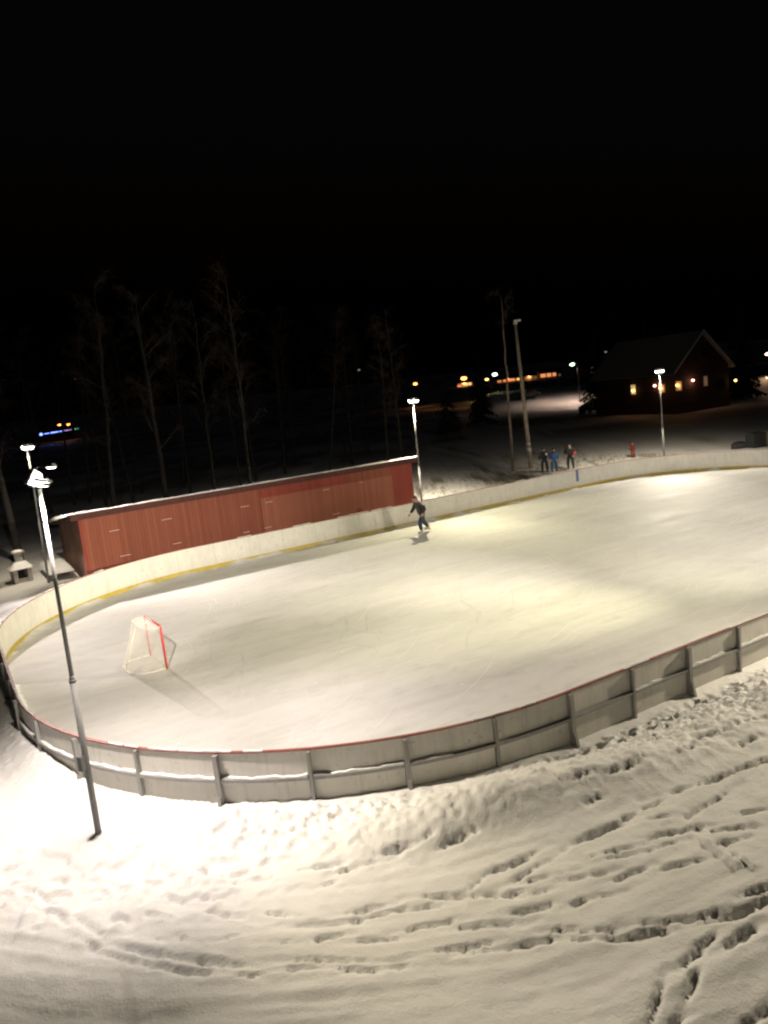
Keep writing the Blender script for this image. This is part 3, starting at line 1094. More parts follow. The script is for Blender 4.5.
for i in range(9):
    for j in range(9):
        x, y = -.5 + i / 8, -.42 + .84 * j / 8
        k = max(abs(x) / .5, abs(y) / .42)
        zz = .95 - (max(0, k - .4) / .6) * .326 + .045 - .03 * (k > .99)
        if k < .5:
            zz = .97
        vs.append((x * 1.02, y * 1.02, zz))
q.add(vs, [(i * 9 + j, i * 9 + j + 1, (i + 1) * 9 + j + 1, (i + 1) * 9 + j) for i in range(8) for j in range(8)], True)
q.build('hood_snow', M['snow_cap'], fp)
q = MB()
q.hexa([(-.15, -.14, .90), (.15, -.14, .90), (.15, .14, .90), (-.15, .14, .90), (-.17, -.16, 1.36), (.17, -.16, 1.36), (.17, .16, 1.36), (-.17, .16, 1.36)])
ch = q.build('chimney', M['brick'], fp)
q = MB()
q.bbox((0, 0, 1.39), (.52, .48, .05), .012)
q.build('chimney_cap', M['brick'], ch)
q = MB()
q.sphere((0, 0, 1.425), (.25, .23, .075), 18, 10)
q.build('cap_snow', M['snow_cap'], ch)

# ------------------------------------------------------------------ trees
def birch_tree(label, base, lean, height, r0, seed, group=None, bark='birch', limbs=16, name='birch_tree', crown_from=.35):
    rr = random.Random(seed)
    o = thing(name, label, 'tree', base, 0, group)
    n = 14
    pts, rs = [], []
    wob = [rr.uniform(-.12, .12) for _ in range(2 * n)]
    for i in range(n + 1):
        k = i / n
        pts.append(Vector((lean[0] * k * height + wob[i % n] * k, lean[1] * k * height + wob[n + i % n] * k, -.3 + (height + .3) * k)))
        rs.append(r0 * (1 - k) ** .8 + .012)
    q = MB()
    q.tube(pts, rs, 9)
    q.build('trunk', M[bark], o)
    c = MB()
    for i in range(limbs):
        k = crown_from + (1 - crown_from) * (i + rr.random()) / limbs * .97
        p = pts[0].lerp(pts[-1], k)
        j = min(int(k * n), n - 1)
        p = pts[j].lerp(pts[j + 1], k * n - j)
        a = rr.uniform(0, 6.283)
        ln = height * rr.uniform(.13, .26) * (1.15 - k * .75)
        d0 = Vector((math.cos(a), math.sin(a), rr.uniform(.7, 1.5))).normalized()
        lp = [p]
        dcur = d0.copy()
        for s in range(5):
            dcur = (dcur + Vector((rr.uniform(-.25, .25), rr.uniform(-.25, .25), rr.uniform(-.12, .12)))).normalized()
            lp.append(lp[-1] + dcur * ln / 5)
        rb = r0 * .33 * (1.05 - k)
        c.tube(lp, [rb * (1 - s / 5) + .007 for s in range(6)], 4, True, False)
        for t_ in range(16):
            f = rr.uniform(.25, 1)
            s = min(int(f * 5), 4)
            b0 = lp[s].lerp(lp[s + 1], f * 5 - s)
            tl = rr.uniform(.5, 1.3)
            td = (dcur + Vector((rr.uniform(-1, 1), rr.uniform(-1, 1), rr.uniform(-.5, .6)))).normalized()
            b1 = b0 + td * tl * .5
            b2 = b1 + (td + Vector((0, 0, -.55))).normalized() * tl * .5
            c.tube([b0, b1, b2], [.009, .006, .004], 3, True, False)
            for t2 in range(3):
                w0 = b0.lerp(b2, rr.uniform(.3, .95))
                c.tube([w0, w0 + Vector((rr.uniform(-.35, .35), rr.uniform(-.35, .35), rr.uniform(-.5, .2)))], [.005, .003], 3, True, False)
    c.build('crown', M['twig'], o)
    return o


def trunk_tree(px0, px1, Y, label, hmul, r0, seed, **kw):
    """trunk through two photo points at distance Y"""
    a, b_ = at_y(*px0, Y), at_y(*px1, Y)
    sl = (b_[0] - a[0]) / (b_[2] - a[2])
    g = (a[0] - sl * a[2], Y)
    return birch_tree(label, (g[0], g[1], ground_h(g[0], g[1])), (sl, 0), hmul, r0, seed, **kw)


GB = 'bare birches behind the red shed'
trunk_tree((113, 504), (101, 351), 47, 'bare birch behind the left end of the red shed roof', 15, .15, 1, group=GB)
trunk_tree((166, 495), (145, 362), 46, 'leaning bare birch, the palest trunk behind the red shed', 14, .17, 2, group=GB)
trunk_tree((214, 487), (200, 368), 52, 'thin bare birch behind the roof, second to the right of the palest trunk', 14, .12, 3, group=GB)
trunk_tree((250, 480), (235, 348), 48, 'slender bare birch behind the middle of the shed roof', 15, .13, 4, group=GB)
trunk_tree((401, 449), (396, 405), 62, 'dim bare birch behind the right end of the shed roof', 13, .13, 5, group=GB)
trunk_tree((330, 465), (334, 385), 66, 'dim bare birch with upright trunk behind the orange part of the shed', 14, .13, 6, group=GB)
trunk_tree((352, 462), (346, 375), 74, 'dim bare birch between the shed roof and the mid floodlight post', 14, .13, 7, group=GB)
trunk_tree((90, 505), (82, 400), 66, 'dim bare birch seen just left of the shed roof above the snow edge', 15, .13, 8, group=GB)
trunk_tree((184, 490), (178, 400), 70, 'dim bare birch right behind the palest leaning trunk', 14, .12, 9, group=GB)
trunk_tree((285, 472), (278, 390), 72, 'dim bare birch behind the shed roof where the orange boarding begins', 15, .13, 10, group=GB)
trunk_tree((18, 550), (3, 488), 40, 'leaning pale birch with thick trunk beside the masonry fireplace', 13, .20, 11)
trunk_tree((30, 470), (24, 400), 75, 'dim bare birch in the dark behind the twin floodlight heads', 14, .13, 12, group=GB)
rr = random.Random(31)
DESC = ('faint bare birch far back in the dark grove behind the red shed', )
for i in range(16):
    px = 45 + i * 23 + rr.uniform(-8, 8)
    Yd = rr.uniform(58, 92)
    P = at_y(px, 430, Yd)
    birch_tree(DESC[0], (P[0], Yd, ground_h(P[0], Yd)), (rr.uniform(-.08, .04), 0), rr.uniform(11, 16), rr.uniform(.09, .14), 60 + i, 'birches of the dark grove behind the shed', 'birch', 20)
trunk_tree((513, 470), (506, 361), 55.6, 'slim bare tree beside the tall unlit pole beyond the boards', 12.5, .11, 13, bark='pine_bark', limbs=4, name='slim_tree', crown_from=.78)


def spruce(label, base, h, rad_, seed, group=None):
    rr = random.Random(seed)
    o = thing('spruce_tree', label, 'tree', base, 0, group)
    q = MB()
    q.tube([(0, 0, -.3), (0, 0, h * .98)], [.018 * h, .01], 7)
    q.build('trunk', M['pine_bark'], o)
    c = MB()
    z = h * .10
    while z < h * .97:
        k = z / h
        R_ = rad_ * (1 - k) ** .85 + .12
        nb = int(5 + 5 * (1 - k))
        for i in range(nb):
            a = rr.uniform(0, 6.283)
            ln = R_ * rr.uniform(.7, 1.15)
            d = Vector((math.cos(a), math.sin(a), 0))
            sd = Vector((-d.y, d.x, 0))
            st = Vector((0, 0, z))
            prev = st
            for s in range(4):
                f = (s + 1) / 4
                e = st + d * ln * f + Vector((0, 0, -ln * .42 * f ** 1.4 + rr.uniform(-.05, .05)))
                wd = .30 * ln * (1 - abs(f - .55)) * rr.uniform(.6, 1.1)
                for sg in (-1, 1):
                    tip = (prev + e) / 2 + sd * sg * wd + d * .15 * ln + Vector((0, 0, -.12 * ln))
                    c.add([prev, e, tip], [(0, 1, 2)])
                c.add([prev, e, (prev + e) / 2 + Vector((rr.uniform(-.1, .1), rr.uniform(-.1, .1), -.22 * ln))], [(0, 1, 2)])
                prev = e
        z += h * rr.uniform(.022, .038)
    c.build('crown', M['needles'], o)
    return o


for i, (px, Y, h, lab) in enumerate(((596, 112, 13, 'dark spruce just left of the gabled house'), (742, 108, 14, 'dark spruce behind the right eave of the gabled house'), (480, 118, 11, 'dark spruce left of the tall unlit pole in the dark field'), (648, 126, 15, 'dark spruce rising behind the gabled house roof'), (445, 105, 9, 'small dark spruce in the field right of the mid floodlight post'))):
    P = at_y(px, 390, Y)
    spruce(lab, (P[0], Y, ground_h(P[0], Y) - .1), h, h * .22, 40 + i, 'dark spruces round the field')

# tall unlit wooden pole with a pale cap
P0, P1 = ground_at(531, 468, 0), at_y(515, 322, 56.15)
tp = thing('tall_pole', 'tall unlit wooden pole with pale cap and banded foot beyond the far boards', 'pole', (P0[0], P0[1], 0))
d_ = Vector(P1) - Vector((P0[0], P0[1], 0))
q = MB()
q.tube([-d_ * .03, d_ * .5, d_ * .985], [.17, .135, .10], 12)
q.build('shaft', M['pole_wood'], tp)
q = MB()
q.tube([d_ * .985, d_ * 1.0], [.16, .13], 12)
q.bbox(tuple(d_ * 1.005 + Vector((.14, -.1, .02))), (.5, .3, .14), .03)
q.build('cap', M['frame_white'], tp)
for k, hh in ((.12, .22), (.165, .14)):
    q = MB()
    q.tube([d_ * k, d_ * k + Vector((0, 0, hh))], [.172, .17], 12)
    q.build('band', M['pale_cloth'], tp)

# dry grass clumps poking through the snow beyond the far boards
gr = MB()
rr = random.Random(5)
for i in range(2600):
    u_, v_ = rr.uniform(1.5, 24), 11.8 + abs(rr.gauss(0, 1)) * 6
    if rr.random() > .35 + .65 * (vnoise(np.array(u_ / 1.4), np.array(v_ / 1.4), 3) > .5):
        continue
    p = W(u_, v_)
    z0 = ground_h(p.x, p.y)
    for k in range(5):
        a = rr.uniform(0, 6.28)
        l_ = rr.uniform(.10, .38)
        bx, by = p.x + rr.uniform(-.1, .1), p.y + rr.uniform(-.1, .1)
        tx, ty = bx + math.cos(a) * l_ * .6, by + math.sin(a) * l_ * .6
        wx, wy = -math.sin(a) * .012, math.cos(a) * .012
        gr.add([(bx - wx, by - wy, z0 - .03), (bx + wx, by + wy, z0 - .03), (tx, ty, z0 + l_ * .7)], [(0, 1, 2)])
go = gr.build('dry_grass', M['grass'])
tag(go, 'dry grass tufts poking through thin snow beyond the far boards', 'grass', None, 'stuff')


# ------------------------------------------------------------------ people
def skin_mesh(name, chains, mat, parent, sub=2, extra=None):
    """chains: list of (points, radii, parent link index or None); joined into one skinned surface"""
    vs, es, rs = [], [], []
    for pts, rads, link in chains:
        st = len(vs)
        for i, (p, r_) in enumerate(zip(pts, rads)):
            vs.append(tuple(p))
            rs.append(r_)
            if i:
                es.append((st + i - 1, st + i))
            elif link is not None:
                es.append((link, st))
    me = bpy.data.meshes.new(name)
    me.from_pydata(vs, es, [])
    o = bpy.data.objects.new(name, me)
    COL.objects.link(o)
    sm = o.modifiers.new('skin', 'SKIN')
    sm.use_smooth_shade = True
    for i, d in enumerate(me.skin_vertices[0].data):
        r_ = rs[i]
        d.radius = r_ if isinstance(r_, tuple) else (r_, r_)
        d.use_root = (i == 0)
    ss = o.modifiers.new('sub', 'SUBSURF')
    ss.levels = ss.render_levels = sub
    dg = bpy.context.evaluated_depsgraph_get()
    ev = o.evaluated_get(dg)
    nm = bpy.data.meshes.new_from_object(ev)
    bpy.data.objects.remove(o)
    bpy.data.meshes.remove(me)
    if extra:
        mb = MB()
        mb.add([v.co for v in nm.vertices], [tuple(p.vertices) for p in nm.polygons], True)
        extra(mb)
        out = mb.build(name, mat if isinstance(mat, list) else [mat], parent)
        return out
    nm.name = name
    nm.materials.clear()
    nm.materials.append(mat)
    for p in nm.polygons:
        p.use_smooth = True
    o2 = bpy.data.objects.new(name, nm)
    COL.objects.link(o2)
    o2.parent = parent
    return o2


def person(label, loc, rz, J, top, legs, hair_mat, shoes, hood=None, skates=False, scale=1.0, group=None, mitt=None):
    """J: joint dictionary in metres, figure facing +x"""
    o = thing('person', label, 'person', loc, rz, group)
    o.scale = (scale,) * 3
    V = {k: Vector(v) for k, v in J.items()}

    def hand(mb, wr, el):
        d = (wr - el).normalized()
        sd = d.cross(Vector((0, 1, 0)))
        if sd.length < .1:
            sd = d.cross(Vector((1, 0, 0)))
        sd.normalize()
        nn = d.cross(sd)
        c = wr + d * .05
        m = Matrix((d, sd, nn)).transposed()
        mb.sphere(c, (.055, .04, .018), 10, 6, m)
        for i, (off, ln) in enumerate(((-.03, .065), (-.01, .078), (.01, .072), (.03, .058))):
            b0 = c + d * .035 + sd * off
            mb.tube([b0, b0 + d * ln * .5 + nn * .005, b0 + d * ln * .85 + nn * .025], [.0095, .009, .007], 6)
        t0 = c + sd * -.03
        mb.tube([t0, t0 + (d - sd * .8).normalized() * .035, t0 + (d - sd * .4).normalized() * .062], [.011, .010, .008], 6)

    hd = V['head']
    fw = V['face'].normalized()
    up = (hd - V['neck']).normalized()
    sdv = up.cross(fw).normalized()
    fw = sdv.cross(up).normalized()
    hm = Matrix((fw, sdv, up)).transposed()

    def extra(mb):
        mb.sphere(hd, (.100, .078, .120), 20, 14, hm)
        mb.sphere(hd + hm @ Vector((.030, 0, -.055)), (.068, .058, .065), 14, 10, hm)
        mb.tube([hd + hm @ Vector((.094, 0, .02)), hd + hm @ Vector((.118, 0, -.028)), hd + hm @ Vector((.092, 0, -.036))], [.009, .016, .010], 6)
        for s in (-1, 1):
            mb.sphere(hd + hm @ Vector((.084, .032 * s, .012)), (.012, .016, .009), 8, 6, hm, 1)
            mb.sphere(hd + hm @ Vector((-.005, .079 * s, -.005)), (.022, .010, .032), 8, 6, hm)
        mb.tube([hd + hm @ Vector((.090, -.024, -.062)), hd + hm @ Vector((.096, 0, -.064)), hd + hm @ Vector((.090, .024, -.062))], .007, 5, mi=2)
        for s in 'LR':
            hand(mb, V['wr' + s], V['el' + s])
    ch = [([V['pelvis'], V['waist'], V['chest'], V['neck'], hd + up * -.04], [(.135, .11), (.125, .10), (.15, .11), .058, .06], None)]
    for s in 'LR':
        ch.append(([V['sh' + s], V['el' + s], V['wr' + s]], [.055, .042, .030], 2))
    for s in 'LR':
        ch.append(([V['hip' + s], V['kn' + s], V['an' + s]], [.085, .06, .042], 0))
    body = skin_mesh('body', ch, [M['skin'], M['black'], M['red_cloth']], o, 1, extra)
    # clothes
    pj = V['pelvis'] + Vector((0, 0, -.06))
    pj = pj + Vector((0, 0, -.08 if skates else 0))
    ch = [([pj, V['waist'], V['chest'], V['chest'].lerp(V['neck'], .75)], [(.205, .175), (.195, .165), (.215, .175), .10], None)]
    for s in 'LR':
        ch.append(([V['sh' + s], V['el' + s], V['el' + s].lerp(V['wr' + s], .9)], [.092, .078, .062], 2))
    skin_mesh('jacket', ch, top, o, 2)
    ch = [([V['pelvis'] + Vector((0, 0, .05)), V['pelvis'] + Vector((0, 0, -.05))], [(.15, .13), (.15, .13)], None)]
    for s in 'LR':
        ch.append(([V['hip' + s], V['kn' + s], V['kn' + s].lerp(V['an' + s], .93)], [.115, .092, .075], 1))
    skin_mesh('trousers', ch, legs, o, 2)
    # hair or hat
    q = MB()
    q.sphere(hd + hm @ Vector((-.018, 0, .028)), (.108, .090, .112), 18, 12, hm)
    if hood is None:
        q.sphere(hd + hm @ Vector((-.055, 0, -.045)), (.062, .078, .10), 14, 10, hm)
    q.build('hair' if hood is None else 'hat', hair_mat, o)
    if hood is not None:
        q = MB()
        nk = V['neck']
        q.tube([nk + Vector((.0, 0, -.05)), nk + Vector((0, 0, .03))], [.11, .085], 12)
        q.build('scarf', hood, o)
    else:
        ch = [([V['chest'].lerp(V['neck'], .45) + Vector((-.05, 0, .02)), V['neck'] + Vector((-.055, 0, .0)), V['neck'] + Vector((-.07, 0, .05))], [(.13, .11), (.115, .09), .06], None)]
        skin_mesh('hood', ch, M['grey_hood'], o, 2)
    for s in 'LR':
        a = V['an' + s]
        t = V['toe' + s]
        dv = (t - a)
        dv.z = 0
        dv.normalize()
        fl = 'an' + s
        q = MB()
        sole = Vector((a.x, a.y, a.z - .075))
        q.tube([a + Vector((0, 0, .10)), a + Vector((0, 0, -.01)), sole + Vector((0, 0, .03))], [.062, .058, .056], 10)
        q.tube([sole - dv * .06 + Vector((0, 0, .03)), sole + dv * .06 + Vector((0, 0, .035)), sole + dv * .17 + Vector((0, 0, .022))], [.048, .052, .036], 10)
        bt = q.build('skate' if skates else 'boot', shoes, o)
        if skates:
            q = MB()
            sdd = Vector((-dv.y, dv.x, 0)) * .004
            b0, b1 = sole - dv * .10, sole + dv * .17
            zz0, zz1 = -.055, -.005
            q.hexa([b0 - sdd + Vector((0, 0, zz0)), b1 - sdd + Vector((0, 0, zz0)), b1 + sdd + Vector((0, 0, zz0)), b0 + sdd + Vector((0, 0, zz0)),
                    b0 - sdd + Vector((0, 0, zz1)), b1 - sdd + Vector((0, 0, zz1)), b1 + sdd + Vector((0, 0, zz1)), b0 + sdd + Vector((0, 0, zz1))])
            q.build('blade', M['steel'], bt)
    if mitt is not None:
        q = MB()
        q.sphere(V['wrL'] + (V['wrL'] - V['elL']).normalized() * .07, (.085, .085, .12), 12, 8)
        q.build('mitten', mitt, o)
    return o


# skater, striding to the left along the far boards, leaning forward
J = dict(pelvis=(0, 0, .92), waist=(.05, 0, 1.08), chest=(.13, 0, 1.30), neck=(.20, 0, 1.47), head=(.26, 0, 1.61), face=(1, .12, -.25),
         shL=(.15, .20, 1.38), elL=(-.02, .28, 1.13), wrL=(.10, .26, .92), shR=(.15, -.20, 1.38), elR=(.20, -.30, 1.11), wrR=(.38, -.28, .92),
         hipL=(.0, .10, .86), knL=(.20, .12, .51), anL=(.14, .12, .135), hipR=(-.02, -.10, .86), knR=(-.10, -.14, .50), anR=(-.30, -.20, .20),
         toeL=(.34, .12, .1), toeR=(-.12, -.28, .1))
sp = ground_at(424, 533, 0)
person('person skating by the far boards in a dark jacket and blue jeans, leaning forward', (sp[0], sp[1], .004), math.pi + RA - rad(8), J, M['jacket'], M['jeans'], M['hair'], M['pale_skate'], None, True, 1.05).scale = (1.2, 1.2, 1.06)

# three onlookers in the snow beyond the boards
JS = dict(pelvis=(0, 0, .92), waist=(.01, 0, 1.07), chest=(.0, 0, 1.28), neck=(.01, 0, 1.45), head=(.03, 0, 1.60), face=(1, 0, -.1),
          shL=(0, .20, 1.36), elL=(-.02, .27, 1.09), wrL=(.10, .25, .86), shR=(0, -.20, 1.36), elR=(-.01, -.27, 1.10), wrR=(.12, -.22, .90),
          hipL=(0, .10, .86), knL=(.03, .13, .48), anL=(0, .14, .10), hipR=(0, -.10, .86), knR=(.03, -.13, .48), anR=(0, -.15, .10), toeL=(.2, .16, 0), toeR=(.2, -.17, 0))
J2 = dict(JS)
J2.update(elR=(.10, -.28, 1.14), wrR=(.22, -.16, 1.26))
J3 = dict(JS)
J3.update(elR=(.02, -.31, 1.12), wrR=(.16, -.30, 1.12), elL=(.05, .28, 1.1), wrL=(.22, .16, 1.05))


def mirrored(j_):
    o_ = {}
    for k_, v_ in j_.items():
        k2 = k_[:-1] + ('R' if k_[-1] == 'L' else 'L') if k_[-1] in 'LR' else k_
        o_[k2] = (v_[0], -v_[1], v_[2])
    return o_


J2, J3 = mirrored(J2), mirrored(J3)
GP = 'onlookers standing beyond the far boards'
for px, J_, lab, tp_, lg_, mt, sc_, ang in (((545, 471), J2, 'person in dark winter clothes with one pale raised hand beside the tall pole', 'dark_suit', 'dark_suit', 'pale_cloth', .98, -95),
                                            ((554.5, 470.5), JS, 'person in a bright blue snowsuit between two darkly dressed onlookers', 'blue_suit', 'blue_suit', None, .93, -80),
                                            ((571, 467.5), J3, 'person in dark winter clothes with a red mitten, rightmost of the onlookers', 'dark_suit', 'dark_suit', 'red_cloth', 1.02, -115)):
    g = ground_at(*px, .05)
    po = person(lab, (g[0], g[1], ground_h(g[0], g[1]) - .02), rad(ang), J_, M[tp_], M[lg_], M['dark_suit'], M['black'], M['pale_cloth' if mt == 'red_cloth' else 'dark_suit'], False, sc_, GP, M[mt] if mt else None)
    po.scale = (sc_ * 1.22, sc_ * 1.22, sc_)

# ------------------------------------------------------------------ red hydrant beyond the boards
g = ground_at(633, 457, .03)
hy = thing('fire_hydrant', 'red fire hydrant standing in snow left of the far floodlight post', 'hydrant', (g[0], g[1], ground_h(g[0], g[1])))
q = MB()
q.tube([(0, 0, -.1), (0, 0, .10), (0, 0, .101), (0, 0, .78), (0, 0, .80), (0, 0, .84)], [.19, .19, .13, .12, .17, .17], 14)
q.build('barrel', M['hydrant'], hy)
q = MB()
q.tube([(0, 0, .84), (0, 0, .97), (0, 0, 1.06), (0, 0, 1.10)], [.155, .14, .08, .045], 14)
q.build('bonnet', M['hydrant'], hy)
for a in (0, math.pi, -math.pi / 2):
    q = MB()
    q.tube([(math.cos(a) * .10, math.sin(a) * .10, .62), (math.cos(a) * .22, math.sin(a) * .22, .62)], [.075, .08], 12)
    q.build('outlet', M['hydrant'], hy)

# crate, pale box and heap at the right edge
g = ground_at(756, 447, .03)
gz = ground_h(g[0], g[1])
cr = thing('dark_crate', 'dark slatted crate behind the far boards at the right edge', 'crate', (g[0], g[1], gz), rad(12))
q = MB()
for i in range(5):
    q.box((0, -.42, .10 + i * .2), (1.0, .03, .17))
    q.box((0, .42, .10 + i * .2), (1.0, .03, .17))
    q.box((-.485, 0, .10 + i * .2), (.03, .80, .17))
    q.box((.485, 0, .10 + i * .2), (.03, .80, .17))
q.box((0, 0, .012), (.93, .80, .02))
q.build('slatted_side', M['bin'], cr)
q = MB()
q.bbox((0, 0, 1.03), (1.08, .94, .06), .012)
q.build('lid', M['bin'], cr)
q = MB()
for sx_ in (-1, 1):
    for sy_ in (-1, 1):
        q.box((.455 * sx_, .39 * sy_, .48), (.05, .05, .98))
q.build('corner_post', M['bin'], cr)
g = ground_at(770, 445, .03)
pb = thing('pale_cabinet', 'pale boxy cabinet next to the dark slatted crate, cut by the picture edge', 'cabinet', (g[0], g[1], ground_h(g[0], g[1])), rad(10))
q = MB()
q.bbox((0, 0, .50), (.85, .6, .9), .02)
q.build('cabinet_body', M['pale_box'], pb)
q = MB()
q.bbox((0, -.315, .50), (.74, .02, .78), .006)
dr = q.build('door', M['pale_box'], pb)
q = MB()
q.tube([(.28, -.35, .42), (.28, -.35, .58)], .012, 6)
q.build('handle', M['black'], dr)
q = MB()
q.bbox((0, 0, .98), (.95, .7, .05), .012)
q.build('lid', M['pale_box'], pb)
for sx_ in (-.34, .34):
    q = MB()
    q.box((sx_, 0, .0), (.08, .5, .1))
    q.build('foot', M['black'], pb)
g = ground_at(742, 447, .03)
hp = MB()
bm = bmesh.new()
bmesh.ops.create_icosphere(bm, subdivisions=4, radius=1)
for v_ in bm.verts:
    nn = 1 + .35 * float(fbm(np.array(v_.co.x * 2.2 + 5), np.array(v_.co.y * 2.2 + v_.co.z), 13, 4))
    v_.co = Vector((v_.co.x * .8 * nn, v_.co.y * .55 * nn, max(-.1, v_.co.z * .42 * nn)))
hp.frombm(bm, (g[0], g[1], ground_h(g[0], g[1])), None, True)
tag(hp.build('covered_heap', M['bin']), 'low dark heap on the snow left of the slatted crate', 'heap')

# ------------------------------------------------------------------ dark gabled house
def gable_house(name, label, cat, origin, rz, ln, wd, eave, ridge, wall, roof, wins, group=None, snow=True, overhang=.5, lamps=()):
    """local: x along the ridge (0..ln, x=0 is the gable that faces the viewer), y across (-wd/2..wd/2)"""
    o = thing(name, label, cat, origin, rz, group)
    h = wd / 2
    q = MB()
    vs = [(0, -h, -.5), (0, h, -.5), (ln, h, -.5), (ln, -h, -.5), (0, -h, eave), (0, h, eave), (ln, h, eave), (ln, -h, eave), (0, 0, ridge), (ln, 0, ridge)]
    q.add(vs, [(0, 1, 5, 8, 4), (2, 3, 7, 9, 6), (1, 2, 6, 5), (3, 0, 4, 7), (4, 8, 9, 7), (8, 5, 6, 9), (3, 2, 1, 0)])
    q.build('wall', wall, o)
    sl = (ridge - eave) / h
    th = .18
    rf = MB()
    oh = overhang
    for s in (-1, 1):
        y1 = s * (h + oh)
        z1 = eave - sl * oh
        p = [(-oh, 0, ridge + .02), (ln + oh, 0, ridge + .02), (ln + oh, y1, z1 + .02), (-oh, y1, z1 + .02)]
        rf.hexa([*p, *[(a, b_, c_ + th) for a, b_, c_ in p]])
    ro = rf.build('roof', roof, o)
    if snow:
        sn_ = MB()
        for s in (-1, 1):
            y1 = s * (h + oh + .04)
            z1 = eave - sl * (oh + .04)
            p = [(-oh - .04, 0, ridge + .03 + th), (ln + oh + .04, 0, ridge + .03 + th), (ln + oh + .04, y1, z1 + .03 + th), (-oh - .04, y1, z1 + .03 + th)]
            sn_.hexa([*p, *[(a, b_, c_ + .16) for a, b_, c_ in p]])
        sn_.build('roof_snow', M['snow_cap'], ro)
    if name == 'gabled_house':
        for s in (-1, 1):
            q = MB()
            q.hexa([(-oh - .06, 0, ridge + .02), (-oh - .002, 0, ridge + .02), (-oh - .002, s * (h + oh), eave - sl * oh + .02), (-oh - .06, s * (h + oh), eave - sl * oh + .02),
                    (-oh - .06, 0, ridge + .30), (-oh - .002, 0, ridge + .30), (-oh - .002, s * (h + oh), eave - sl * oh + .30), (-oh - .06, s * (h + oh), eave - sl * oh + .30)])
            q.build('verge_board', M['snow_cap'], ro)
    for side, a, z0, w_, h_, mt in wins:
        # side 'g' gable at x=0 (a = y), 'l' long wall y=-h, 'r' long wall y=+h (a = x)
        fr, pn = MB(), MB()
        f = .07
        if side == 'g':
            fr.box((-.02, a, z0 + h_ / 2), (.05, w_ + 2 * f, h_ + 2 * f))
            pn.box((-.048, a, z0 + h_ / 2), (.02, w_, h_))
            mu = [((-.062, a, z0 + h_ / 2), (.012, .04, h_))]
        else:
            s = -1 if side == 'l' else 1
            fr.box((a, s * (h + .02), z0 + h_ / 2), (w_ + 2 * f, .05, h_ + 2 * f))
            pn.box((a, s * (h + .048), z0 + h_ / 2), (w_, .02, h_))
            mu = [((a, s * (h + .062), z0 + h_ / 2), (.04, .012, h_))]
        for c_, s_ in mu:
            fr.box(c_, s_)
        wo = fr.build('window', M['frame_white'] if mt != 'dark' else M['dark_wood'], o)
        pn.build('pane', M[mt] if mt != 'dark' else M['soot'], wo)
    for (p, mt, pw, col) in lamps:
        q = MB()
        q.sphere(p, (.16, .16, .13), 12, 8)
        q.build('lamp', M[mt], o)
        if pw:
            ld = bpy.data.lights.new('lamp_glow', 'POINT')
            ld.energy = pw
            ld.color = col
            ld.shadow_soft_size = .15
            lo = bpy.data.objects.new('lamp_glow', ld)
            COL.objects.link(lo)
            lo.parent = o
            lo.location = Vector(p) + Vector((-.22 if abs(p[0]) < .6 else 0, -.22 if p[1] < 0 and abs(p[0]) > .6 else 0, -.1))
    return o


apex = at_y(700, 330, 93)
eL, eR = at_y(677, 371, 91.5), at_y(739, 365, 94.5)
far = at_y(619, 342, 106)
hz = math.atan2(far[1] - apex[1], far[0] - apex[0])
hl = float(np.hypot(far[0] - apex[0], far[1] - apex[1]))
HO = (float(apex[0]), float(apex[1]), 0.0)
HRIDGE, HEAVE, HW = float(apex[2]) - .25, 5.2, 8.6


def house_local(px, py, side):
    """photo point -> local coordinate on the long wall ('l' or 'r') or the gable"""
    d = ray(px, py)
    ex = np.array([math.cos(hz), math.sin(hz), 0])
    ey = np.array([-math.sin(hz), math.cos(hz), 0])
    o_ = np.array(HO)
    if side == 'g':
        t_ = ((o_ - np.array([0, 0, CAM_H])) @ ex) / (d @ ex)
    else:
        s_ = 1 if side == 'r' else -1
        t_ = (((o_ + ey * s_ * HW / 2) - np.array([0, 0, CAM_H])) @ ey) / (d @ ey)
    p = np.array([0, 0, CAM_H]) + d * t_ - o_
    return float(p @ ex), float(p @ ey), float(p[2])


wins, lamps = [], []
for px, py, side, w_, h_, mt in ((633.5, 389.5, 'r', .75, 1.15, 'win_yellow'), (662, 388.5, 'r', .9, .9, 'win_dim'), (679, 386, 'r', .8, 1.0, 'win_dim'), (705.5, 381, 'g', .5, 1.1, 'win_dim'), (704, 352, 'g', .9, .9, 'dark'), (722, 384, 'g', .9, 1.1, 'dark')):
    x, y, z = house_local(px, py, side)
    wins.append((side, y if side == 'g' else x, z - h_ / 2, w_, h_, mt))
for px, py, side, mt, pw, col in ((656.5, 385.5, 'r', 'lamp_pink', 6, (1, .5, .33)), (662, 388, 'r', 'lamp_amber', 3, (1, .6, .2)), (679, 385, 'r', 'lamp_amber', 6, (1, .6, .2)), (691, 380.5, 'g', 'lamp_pink', 14, (1, .46, .3)), (733.5, 380.5, 'g', 'lamp_amber', 4, (1, .6, .3)), (634.5, 390.5, 'r', 'lamp_amber', 0, (1, .6, .3))):
    x, y, z = house_local(px, py, side)
    if side == 'r':
        p = (x, HW / 2 + .28, z)
    else:
        p = (-.30, y, z)
    lamps.append((p, mt, pw, col))
gable_house('gabled_house', 'dark timber house with a steep gable roof and lit windows', 'house', HO, hz, hl, HW, HEAVE, HRIDGE, M['log_wall'], M['roof_house'], wins, None, False, .55, lamps)

